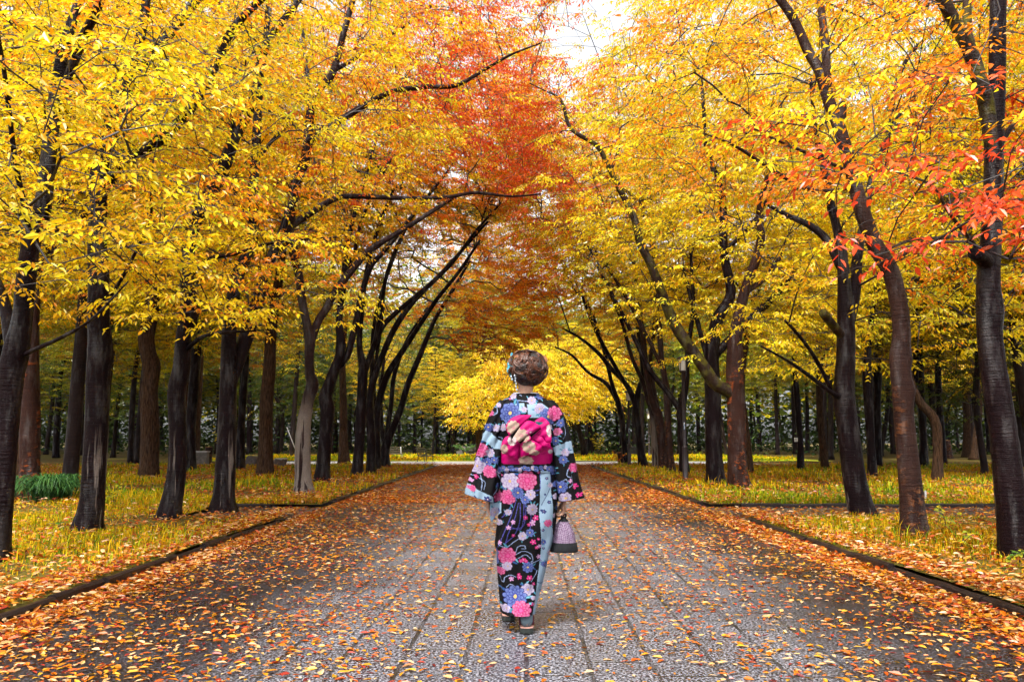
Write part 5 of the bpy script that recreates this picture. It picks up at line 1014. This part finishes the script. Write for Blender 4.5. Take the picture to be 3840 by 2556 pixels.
# --- kimono: lofted robe, sleeves, collar, fold
def xd_of(P): return (P[..., 0] / P[..., 1]) / (1 / 1832.0) + 1178.0
def yd_of(P):
    d = P - np.array((0, 0, CAMH)); c, s = math.cos(PITCH), math.sin(PITCH); f = d[..., 1] * c + d[..., 2] * s; u = -d[..., 1] * s + d[..., 2] * c; return (1278.0 - FPX * u / f) * 2356 / 3840.0
def cloth_loft(rows, nz, na, sq=2.4, canvas=KC, fold=.0, seed=0, mirror_shift=0.0, name='robe', mat='kimono', parent=None, ycen=YW, twist=0, both=True):
    """rows: (y_drawing, x_left, x_right, half depth, depth centre); closed cross-sections, slightly squared"""
    rows = np.array([r if len(r) == 5 else (*r, ycen) for r in rows], float); t = np.linspace(rows[0, 0], rows[-1, 0], nz); R = np.stack([np.interp(t, rows[:, 0], rows[:, i]) for i in range(5)], -1)
    for i in range(1, 5): R[:, i] = np.convolve(np.pad(R[:, i], 6, 'edge'), np.ones(13) / 13, 'valid')
    R[0, 1:] = rows[0, 1:]; R[-1, 1:] = rows[-1, 1:]
    a = np.linspace(0, 2 * math.pi, na, endpoint=False); ca, sa = np.cos(a), np.sin(a); ex = np.sign(ca) * np.abs(ca)**(2 / sq); ey = np.sign(sa) * np.abs(sa)**(2 / sq)
    G = np.zeros((nz, na, 3)); C = np.zeros((nz, na, 3)); rng = np.random.default_rng(seed); ph = rng.uniform(0, 6.28, 6)
    for i in range(nz):
        L, Rr = W(R[i, 1], R[i, 0], R[i, 4]), W(R[i, 2], R[i, 0], R[i, 4]); cx, hw = (L[0] + Rr[0]) / 2, (Rr[0] - L[0]) / 2; v = (t[i] - t[0]) / (t[-1] - t[0])
        w = fold * (np.sin(3 * a + ph[0] + 3 * v) * .5 + np.sin(7 * a + ph[1] - 4 * v) * .3 + np.sin(11 * a + ph[2] + 7 * v) * .25) * (.35 + .65 * v)
        w = w + fold * .55 * np.sin(5 * a + 9 * v + ph[3] + 2.5 * np.sin(6 * v + a)) * np.sin(math.pi * min(1, v * 1.15))**2
        G[i, :, 0] = cx + (hw + w) * ex; G[i, :, 1] = R[i, 4] + (R[i, 3] + w) * ey; G[i, :, 2] = L[2] + rng.normal(0, .0002)
        xd = xd_of(np.stack((cx + hw * ex, np.full(na, R[i, 4]), np.full(na, L[2])), -1)); front = ey > 0; xd = np.where(front, 2 * (R[i, 1] + R[i, 2]) / 2 - xd + mirror_shift, xd); C[i] = canvas.sample(xd, np.full(na, t[i]))
    A = Acc(); A.grid(G, wrap_u=True); o = A.build(name, M[mat], parent or person, OW, pcol=C.reshape(-1, 3))
    sol = o.modifiers.new('thickness', 'SOLIDIFY'); sol.thickness = .004; sol.offset = -1; return o
skirt = [(1062, 1152, 1272, .118), (1084, 1151, 1276, .126), (1110, 1150, 1279, .134), (1150, 1149, 1281, .140), (1200, 1147, 1278, .140), (1236, 1143, 1273, .138, YW + .01), (1250, 1140, 1270, .138, YW + .01), (1270, 1144, 1264, .134, YW + .015), (1310, 1149, 1254, .128, YW + .02), (1350, 1153, 1243, .126, YW + .02), (1385, 1156, 1232, .150, YW - .005), (1404, 1157, 1229, .165, YW - .01)]
cloth_loft(skirt, 300, 420, 2.5, fold=.013, seed=2, name='kimono_skirt')
top = [(907, 1186, 1234, .062, YW + .035), (913, 1172, 1246, .075, YW + .03), (922, 1156, 1262, .090, YW + .02), (934, 1146, 1276, .104, YW + .01), (955, 1143, 1283, .114), (985, 1144, 1283, .116), (1020, 1148, 1276, .112), (1060, 1152, 1271, .112), (1076, 1153, 1271, .114)]
cloth_loft(top, 200, 380, 2.5, fold=.007, seed=5, name='kimono_bodice')
sl = [(922, 1150, 1178, .055, YW + .01), (935, 1138, 1172, .066), (960, 1126, 1166, .072), (1000, 1115, 1160, .076), (1050, 1101, 1154, .082), (1100, 1087, 1150, .090), (1130, 1078, 1146, .096), (1150, 1074, 1142, .100)]
sr = [(922, 1246, 1272, .055, YW + .01), (935, 1256, 1286, .066), (960, 1262, 1298, .072), (1000, 1268, 1310, .076), (1050, 1272, 1318, .082), (1100, 1277, 1327, .088), (1130, 1281, 1333, .092), (1150, 1284, 1338, .094)]
sleeve_l = cloth_loft(sl, 190, 200, 2.3, fold=.016, seed=8, name='kimono_sleeve'); sleeve_r = cloth_loft(sr, 190, 200, 2.3, fold=.016, seed=9, name='kimono_sleeve')
for o, sgn in ((sleeve_l, 1), (sleeve_r, -1)):                       # hems slope down towards the body
    v = np.zeros(len(o.data.vertices) * 3, np.float32); o.data.vertices.foreach_get('co', v); v = v.reshape(-1, 3); z0, z1 = v[:, 2].min(), v[:, 2].max(); k = np.clip((z1 - v[:, 2]) / (z1 - z0), 0, 1)**3; xm = (v[:, 0].min() + v[:, 0].max()) / 2
    v[:, 2] -= k * sgn * (v[:, 0] - xm) * (.28 if sgn > 0 else .12); o.data.vertices.foreach_set('co', v.ravel()); o.data.update()
def sheet_poly(name, pts, Y, mat, canvas, thick=.01, dome=.0, parent=None, tilt=(0, 0), n=70, rings=16, edge=.6, crease=0.0, seed=0):
    """a puffed piece of cloth from an outline (drawing units) at depth Y: domed towards the viewer, closed behind"""
    pts = np.array(pts, float); Pc = spline(np.c_[np.vstack((pts, pts[:1])), np.zeros(len(pts) + 1)], 1.0)[:, :2]; d = np.r_[0, np.cumsum(np.linalg.norm(np.diff(Pc, axis=0), axis=1))]; s = np.linspace(0, d[-1], n, endpoint=False); O = np.stack((np.interp(s, d, Pc[:, 0]), np.interp(s, d, Pc[:, 1])), -1); c = O.mean(0); rng = np.random.default_rng(seed); ph = rng.uniform(0, 6.28, 3); fr, bk = [], []
    for k in np.linspace(0, 1, rings):
        q = O + (c - O) * k; h = dome * .55 * (1 - (1 - k)**2.2)**.5; dy = (q[:, 0] - c[0]) * PX * tilt[0] + (q[:, 1] - c[1]) * PX * tilt[1]; cr = crease * np.sin((q[:, 0] * .22 + q[:, 1] * .31) + ph[0]) * k**.3 * (1 - .4 * k)
        fr.append([W(x, y, Y - h + yy - w) for (x, y), yy, w in zip(q, dy, cr)]); bk.append([W(x, y, Y + thick * (1 - (1 - k)**2)**.5 + yy) for (x, y), yy in zip(q, dy)])
    A = Acc(); A.grid(np.array(fr), wrap_u=True, flip=True); A.grid(np.array(bk), wrap_u=True); V = A.verts(); col = canvas.sample(xd_of(V), yd_of(V)); return A.build(name, mat, parent or person, OW, pcol=col)
sheet_poly('sleeve_corner', [(1128, 1150), (1158, 1120), (1162, 1140), (1156, 1166), (1143, 1182), (1131, 1200), (1127, 1180)], YW - .02, M['kimono'], KC, .012, .012)
# collar standing away from the nape, white under-collar inside
def collar(name, mat, y0, y1, w0, w1, ds, cols, th=.004):
    na = 90; a = np.linspace(-.18 * math.pi, 1.18 * math.pi, na) + math.pi; G = []
    for k in np.linspace(0, 1, 22):
        row = []
        for t in a:
            hw = (w0 + (w1 - w0) * k) * PX; dp = ds[0] + (ds[1] - ds[0]) * k; f = max(0, math.sin(t)); zz = W(1210, y0 + (y1 - y0) * k, YW)[2] - .085 * f**1.0 * (1 if math.sin(t) > 0 else 0); row.append((W(1210, 940, YW)[0] + hw * math.cos(t), YW + .035 + dp * math.sin(t) + .02 * (1 - k), zz))
        G.append(row)
    A = Acc(); G = np.array(G); A.grid(G); o = A.build(name, M[mat], person, OW, pcol=KC.sample(xd_of(G.reshape(-1, 3)), yd_of(G.reshape(-1, 3))) if cols else None); m = o.modifiers.new('thickness', 'SOLIDIFY'); m.thickness = th; return o
collar('collar', 'kimono', 906, 934, 31, 52, (.085, .120), True); collar('under_collar', 'white_cotton', 903, 925, 28, 38, (.076, .095), False)
cloth_loft([(1067, 1151, 1270, .128), (1072, 1150, 1273, .136), (1080, 1150, 1275, .138), (1085, 1151, 1276, .130)], 60, 400, 2.5, fold=.002, seed=3, name='waist_fold')
# sash: band round the waist and its knotted bow
cloth_loft([(1026, 1151, 1272, .118), (1030, 1151, 1272, .127), (1040, 1151, 1272, .129), (1062, 1152, 1270, .128), (1069, 1153, 1269, .124)], 160, 360, 2.5, OC, .0015, 4, name='obi_sash', mat='obi')
bow = sheet_poly('obi_bow', P_(zA, [(690, 1150), (740, 1070), (800, 990), (870, 930), (960, 950), (1028, 1002), (960, 1060), (850, 1130), (760, 1190), (715, 1203)]), YW - .185, M['obi'], OC, .02, .030, tilt=(.10, -.12), crease=.003, seed=1)
for i, (pts, Y, dm, tl) in enumerate((
    ([(655, 1110), (625, 1040), (618, 985), (680, 905), (760, 868), (850, 862), (922, 868), (860, 930), (780, 1000), (710, 1070)], YW - .165, .028, (.05, -.10)),
    ([(950, 935), (1000, 905), (1042, 888), (1090, 915), (1130, 960), (1150, 1060), (1152, 1180), (1100, 1190), (1050, 1130), (910, 1140), (1000, 1050), (1030, 1000)], YW - .150, .022, (-.2, -.05)),
    ([(552, 1275), (575, 1180), (610, 1125), (670, 1110), (705, 1190), (782, 1195), (775, 1290), (748, 1388), (690, 1365), (610, 1322)], YW - .160, .030, (.18, .05)),
    ([(785, 1205), (840, 1165), (905, 1150), (990, 1190), (1042, 1235), (1020, 1290), (950, 1325), (870, 1340), (800, 1372), (785, 1290)], YW - .170, .034, (-.10, .08)),
    ([(905, 1140), (960, 1100), (1040, 1120), (1100, 1190), (1140, 1200), (1130, 1250), (1040, 1240), (985, 1185)], YW - .158, .022, (-.15, .0)),
    ([(755, 1380), (800, 1365), (870, 1345), (940, 1330), (965, 1350), (930, 1410), (870, 1440), (800, 1435), (762, 1410)], YW - .140, .010, (.0, .0)),
    ([(820, 1190), (850, 1130), (900, 1110), (915, 1150), (880, 1175), (850, 1200)], YW - .192, .016, (.0, .0)))):
    sheet_poly('bow_fold', P_(zA, pts), Y, M['obi'], OC, .03, dm, bow if False else person, tl, crease=.004, seed=10 + i)
# --- hair: pinned-up mass of curled locks
A = Acc(); rh = np.random.default_rng(31); H0 = W(1214, 846) + np.array((0, .0, 0)); hr = np.array((.113, .105, .104)); cols = []
def addh(P, R, c, k=6): n0 = A.n; A.tube(P, R, k); cols.append(np.tile(c, (A.n - n0, 1)) * rh.uniform(.85, 1.1, (A.n - n0, 1)))
def ell(c, r, col): n0 = A.n; A.ellipsoid(c, r, 28, 20); cols.append(np.tile(col, (A.n - n0, 1)))
dk, au, hi = np.array((.010, .0045, .003)), np.array((.075, .022, .008)), np.array((.20, .072, .026))
ell(H0 + (0, .028, .004), hr * (.90, 1.0, .93), dk); ell(H0 + (.028, -.02, .0), (.083, .085, .083), dk * 1.2); ell(H0 + (-.03, -.012, -.02), (.07, .08, .075), dk)
for i in range(95):
    v = unit(rh.normal(0, 1, 3) * np.array((1, 1, .9)) + np.array((0, -.75, 0))); z = v[2]
    c = H0 + (.006, .0, .0) + v * hr * rh.uniform(.90, 1.0); e1 = unit(np.cross(v, np.array((0.1, 0, 1)) + rh.normal(0, .4, 3))); e2 = np.cross(v, e1); r = rh.uniform(.022, .062); a0 = rh.uniform(0, 6.28); span = rh.uniform(1.6, 4.0); t = np.linspace(0, 1, 16); an = a0 + span * t; rr2 = r * (1 - .45 * t)
    P = c + (np.cos(an) * rr2)[:, None] * e1 + (np.sin(an) * rr2 * .8)[:, None] * e2; d = (P - H0) / hr; P = H0 + d / np.maximum(np.linalg.norm(d, axis=1), .6)[:, None] * hr * (rh.uniform(.96, 1.06) + .05 * np.sin(math.pi * t))[:, None]
    pal_ = (dk * 1.6, au, au * 1.3, hi)[rh.choice(4, p=(.22, .38, .24, .16))]
    for q in range(7): off = (q - 3) * .0034; addh(P + ((np.cos(an)[:, None] * e1 + np.sin(an)[:, None] * e2) * off) + v * rh.normal(0, .0016), np.sin(math.pi * np.clip(t * .9 + .08, 0, 1)) * rh.uniform(.0014, .0030) + .0005, pal_ * (1.25 - .13 * abs(q - 3)) * rh.uniform(.75, 1.2), 5)
for i in range(46):                                                     # combed-up strands from the nape
    x = rh.uniform(-.062, .062); P = spline([tuple(H0 + (x * .75, .01 - .062 * math.sqrt(max(0, 1 - (x / .085)**2)), -.096)), tuple(H0 + (x * 1.15, -.070 * math.sqrt(max(.1, 1 - (x / .10)**2)), -.060)), tuple(H0 + (x * 1.1 + rh.normal(0, .01), -.092, -.02))], .008); addh(P, np.linspace(.0035, .006, len(P)), (dk * 2, au * .8)[i % 2], 5)
for i, (x, y) in enumerate(((1176, 880), (1172, 872), (1180, 884), (1196, 889), (1203, 890), (1168, 868))):      # loose wisps
    s0 = W(x + 6, y - 16, YW + .0); e = W(x - (6 if i in (0, 1, 5) else -1), y + rh.uniform(4, 12), YW + .0); P = spline([tuple(s0), tuple((s0 + e) / 2 + np.array((-.006, 0, .0))), tuple(e)], .006); addh(P, np.linspace(.003, .0008, len(P)), au * .8, 4)
hair = A.build('hair', M['hair'], person, OW, pcol=np.vstack(cols))
# hair flower with hanging beads
A = Acc(); fc = [(W(1173, 838, YW - .02), .020), (W(1171, 850, YW - .03), .019), (W(1176, 827, YW + .0), .016), (W(1175, 860, YW - .02), .013), (W(1178, 816, YW + .02), .012), (W(1180, 846, YW - .06), .014)]
for c, r in fc:
    for k in range(6):
        a = k * math.pi / 3 + r * 90; n_ = unit(np.array((-.8, -.6, .1))); u = unit(np.cross(n_, (0, 0, 1))); v = np.cross(n_, u); d = math.cos(a) * u + math.sin(a) * v; R_ = np.stack((d, np.cross(n_, d), n_), 1); A.ellipsoid(c + d * r * .62 + n_ * .003, (r * .55, r * .42, r * .16), 10, 6, R_)
flw = A.build('hair_flower', M['turq'], person, OW); A = Acc()
for x, ys in ((1184, (864, 870, 876, 882, 889, 896)), (1189, (852, 858, 864)), (1176, (866, 872))):
    for i, y in enumerate(ys): c = W(x + (i % 2) + i * .8, y, YW - .075 + .006 * i); A.ellipsoid(c, (.005 + .0015 * (i == len(ys) - 1), .005, .0075), 10, 8)
    P = np.array([W(x + i * .8, y, YW - .072 + .006 * i) for i, y in enumerate(ys)]); A.tube(P, np.full(len(P), .0014), 4)
bd = A.build('bead_tassel', M['bead'], flw, (0, 0, 0)); bd.location = -OW
for c, r in fc[:3]: A = Acc(); A.ellipsoid(c + unit(np.array((-.8, -.6, .1))) * .006, (r * .22,) * 3, 10, 8); o = A.build('flower_centre', M['bead'], flw, (0, 0, 0)); o.location = -OW
# feet: tabi socks and sandals
def foot(ft, roll):
    A = Acc(); S = spline([(ft[0], ft[1] + .055, .16, .036), (ft[0], ft[1] + .040, .12, .036), (ft[0], ft[1] + .024, .08, .036), (ft[0], ft[1] + .05, .062, .036), (ft[0], ft[1] + .11, .058, .037), (ft[0], ft[1] + .17, .050, .034), (ft[0], ft[1] + .205, .047, .022)], .015); A.tube(S[:, :3], S[:, 3], 18); A.ellipsoid((ft[0], ft[1] + .016, .066), (.034, .030, .034), 16, 12); sk_ = A.build('tabi_sock', M['sock'], person, OW)
    y = np.linspace(-.022, .225, 26); hw = np.interp(y, (-.022, -.012, .03, .10, .17, .205, .225), (.016, .036, .041, .041, .044, .034, .010)); root_c = np.array((ft[0], ft[1], 0)); out_ = []
    for nm, z0, z1, mt, k in (('sandal_sole', .006, .034, 'sandal', 1.0), ('sandal_edge', .034, .0375, 'insole', .99)):
        A = Acc(); G = []
        for z in (z0, z1): G.append([(ft[0] + sx * w * k, ft[1] + yy, z) for sx, seq in ((-1, zip(y, hw)), (1, reversed(list(zip(y, hw))))) for yy, w in seq])
        G = np.array(G); A.grid(G, wrap_u=True, flip=False); m = G.shape[1]
        for r, fl in ((0, 1), (1, 0)): A.add(np.vstack((G[r], G[r].mean(0))), T=[((m, (i + 1) % m, i) if fl else (m, i, (i + 1) % m)) for i in range(m)])
        out_.append(A.build(nm, M[mt], person if not out_ else out_[0], OW if not out_ else (0, 0, 0), smooth=False))
    out_[1].location = -OW
    A = Acc()
    for sx in (-1, 1): P = spline([(ft[0] + sx * .038, ft[1] + .05, .040), (ft[0] + sx * .034, ft[1] + .10, .082), (ft[0] + sx * .004, ft[1] + .165, .088)], .01); A.tube(P, np.full(len(P), .007), 8)
    st = A.build('sandal_strap', M['strap'], out_[0], (0, 0, 0)); st.location = -OW
foot(W(1212, 1440, 4.715) * np.array((1, 1, 0)), 0); foot(W(1170, 1412, 5.03) * np.array((1, 1, 0)), 0)

# ------------------------------------------------------------------ drawstring bag in her right hand
bag_c = W(1297, 1198, YW); bx = bag_c[0] - .004; root = empty('drawstring_bag', (bx, YW, W(1297, 1267)[2]), 'lavender dotted drawstring bag with a black base hanging from the woman\'s hand', 'bag'); BO = np.array(root.location)
def bag_mat():
    m, nt, out = new_mat('dotted_bag'); n = N(nt); v = n.coord('Object'); mp = n.new('ShaderNodeMapping'); mp.inputs['Rotation'].default_value = (0, math.radians(45), 0); n.link(v, mp.inputs['Vector']); ck = n.new('ShaderNodeTexChecker', i_Scale=150.0); n.link(mp.outputs[0], ck.inputs['Vector']); f = n.noise(v, 40, 3)
    n.principled(out, n.mix(ck.outputs['Fac'], (.085, .035, .085), n.ramp(f, [(.3, (.17, .13, .19)), (.7, (.26, .21, .28))])), .7, .3, f, .3, .004); return m
M['bag'] = bag_mat()
def bag_loft(rows, pl, seed, amp):
    a = np.linspace(0, 2 * math.pi, 96, endpoint=False); rows = spline([(r[0], r[1], r[2], r[3]) for r in rows], 1.2); G = []
    for y, xl, xr, dp in rows:
        L, R = W(xl, y), W(xr, y); v = np.clip((1268 - y) / 70, 0, 1); w = 1 + amp * v * (np.sin(9 * a + 1 + v * 2) + .6 * np.sin(14 * a)); G.append(np.stack(((L[0] + R[0]) / 2 + (R[0] - L[0]) / 2 * np.cos(a) * w, YW + dp * np.sin(a) * w, np.full(96, L[2]) + (0.004 * np.cos(a) if False else 0)), -1))
    G = np.array(G); A = Acc(); A.grid(G, wrap_u=True); n = 96; A.add(np.vstack((G[-1], G[-1].mean(0))), T=[(n, i, (i + 1) % n) for i in range(n)]); return A
bag_loft([(1196, 1289, 1304, .022), (1200, 1284, 1308, .030), (1210, 1277, 1314, .045), (1225, 1273, 1320, .058), (1247, 1269.5, 1325.5, .066)], None, 1, .06).build('bag_pouch', M['bag'], root, BO)
bag_loft([(1246, 1269, 1326, .067), (1255, 1267, 1328.5, .070), (1264, 1265, 1330, .070), (1268, 1265.5, 1329.5, .066)], None, 2, .015).build('bag_base', M['black_cloth'], root, BO)
bag_loft([(1187, 1294, 1299, .008), (1191, 1291, 1302, .016), (1195, 1287, 1306, .024), (1198, 1285, 1308, .030)], None, 3, .05).build('bag_frill', M['black_cloth'], root, BO)
A = Acc(); top_c = palR + np.array((-.012, 0, -.044))
for sx in (-1, 1): P = spline([tuple(W(1296.5 + sx * 4, 1193)), tuple(W(1296.5 + sx * 5.5, 1182)), tuple(top_c + (sx * .006, 0, -.004)), tuple(top_c + (0, .012 * sx, .004))], .006); A.tube(P, np.full(len(P), .0045), 8)
P = np.stack((np.full(9, top_c[0]), np.linspace(YW - .045, YW + .045, 9), top_c[2] + .004 - .006 * np.abs(np.linspace(-1, 1, 9))), -1); A.tube(P, np.full(9, .005), 8)
A.build('bag_cord', M['black_cloth'], root, BO)
# ------------------------------------------------------------------ light
SUN_EL, SUN_AZ = math.radians(60), math.radians(205)     # azimuth clockwise from +Y: behind the camera, a little to the left
world = bpy.data.worlds.new('World'); scene.world = world; world.use_nodes = True
wn = world.node_tree; bg = wn.nodes['Background']
sky = wn.nodes.new('ShaderNodeTexSky'); sky.sky_type = 'NISHITA'; sky.sun_disc = False
sky.sun_elevation = SUN_EL; sky.sun_rotation = SUN_AZ; sky.dust_density = 4.0; sky.air_density = 1.0; sky.ozone_density = .6
hs = wn.nodes.new('ShaderNodeHueSaturation'); hs.inputs['Saturation'].default_value = .16
wn.links.new(sky.outputs[0], hs.inputs['Color']); wn.links.new(hs.outputs[0], bg.inputs['Color']); bg.inputs['Strength'].default_value = .11
sd = bpy.data.lights.new('sun', 'SUN'); so = bpy.data.objects.new('sun', sd); COL.objects.link(so)
sd.energy = 1.5; sd.angle = math.radians(10); sd.color = (1, .95, .87)
dirn = Vector((math.sin(SUN_AZ) * math.cos(SUN_EL), math.cos(SUN_AZ) * math.cos(SUN_EL), math.sin(SUN_EL)))
so.rotation_euler = (-dirn).to_track_quat('-Z', 'Y').to_euler()
scene.view_settings.view_transform = 'Standard'; scene.view_settings.look = 'None'; scene.view_settings.gamma = 1
scene.view_settings.exposure = 1.95
scene.render.film_transparent = False
c = scene.cycles; c.max_bounces = 8; c.diffuse_bounces = 4; c.glossy_bounces = 2; c.transmission_bounces = 5; c.transparent_max_bounces = 4; c.volume_bounces = 0
c.use_adaptive_sampling = True; c.adaptive_threshold = .02; c.use_denoising = True; c.caustics_reflective = False; c.caustics_refractive = False
c.sample_clamp_indirect = 6
# ------------------------------------------------------------------ the damp air of the park
HAZE = .00012
if HAZE:
    A = Acc(); A.box((0, 105, 11.5), (300, 230, 26)); hm, nt, out = new_mat('haze'); v = nt.nodes.new('ShaderNodeVolumePrincipled'); v.inputs['Color'].default_value = (.66, .78, 1.0, 1); v.inputs['Density'].default_value = HAZE; v.inputs['Anisotropy'].default_value = .3
    nt.links.new(v.outputs[0], out.inputs['Volume']); tag(A.build('haze', hm, None, smooth=False), kind='stuff')
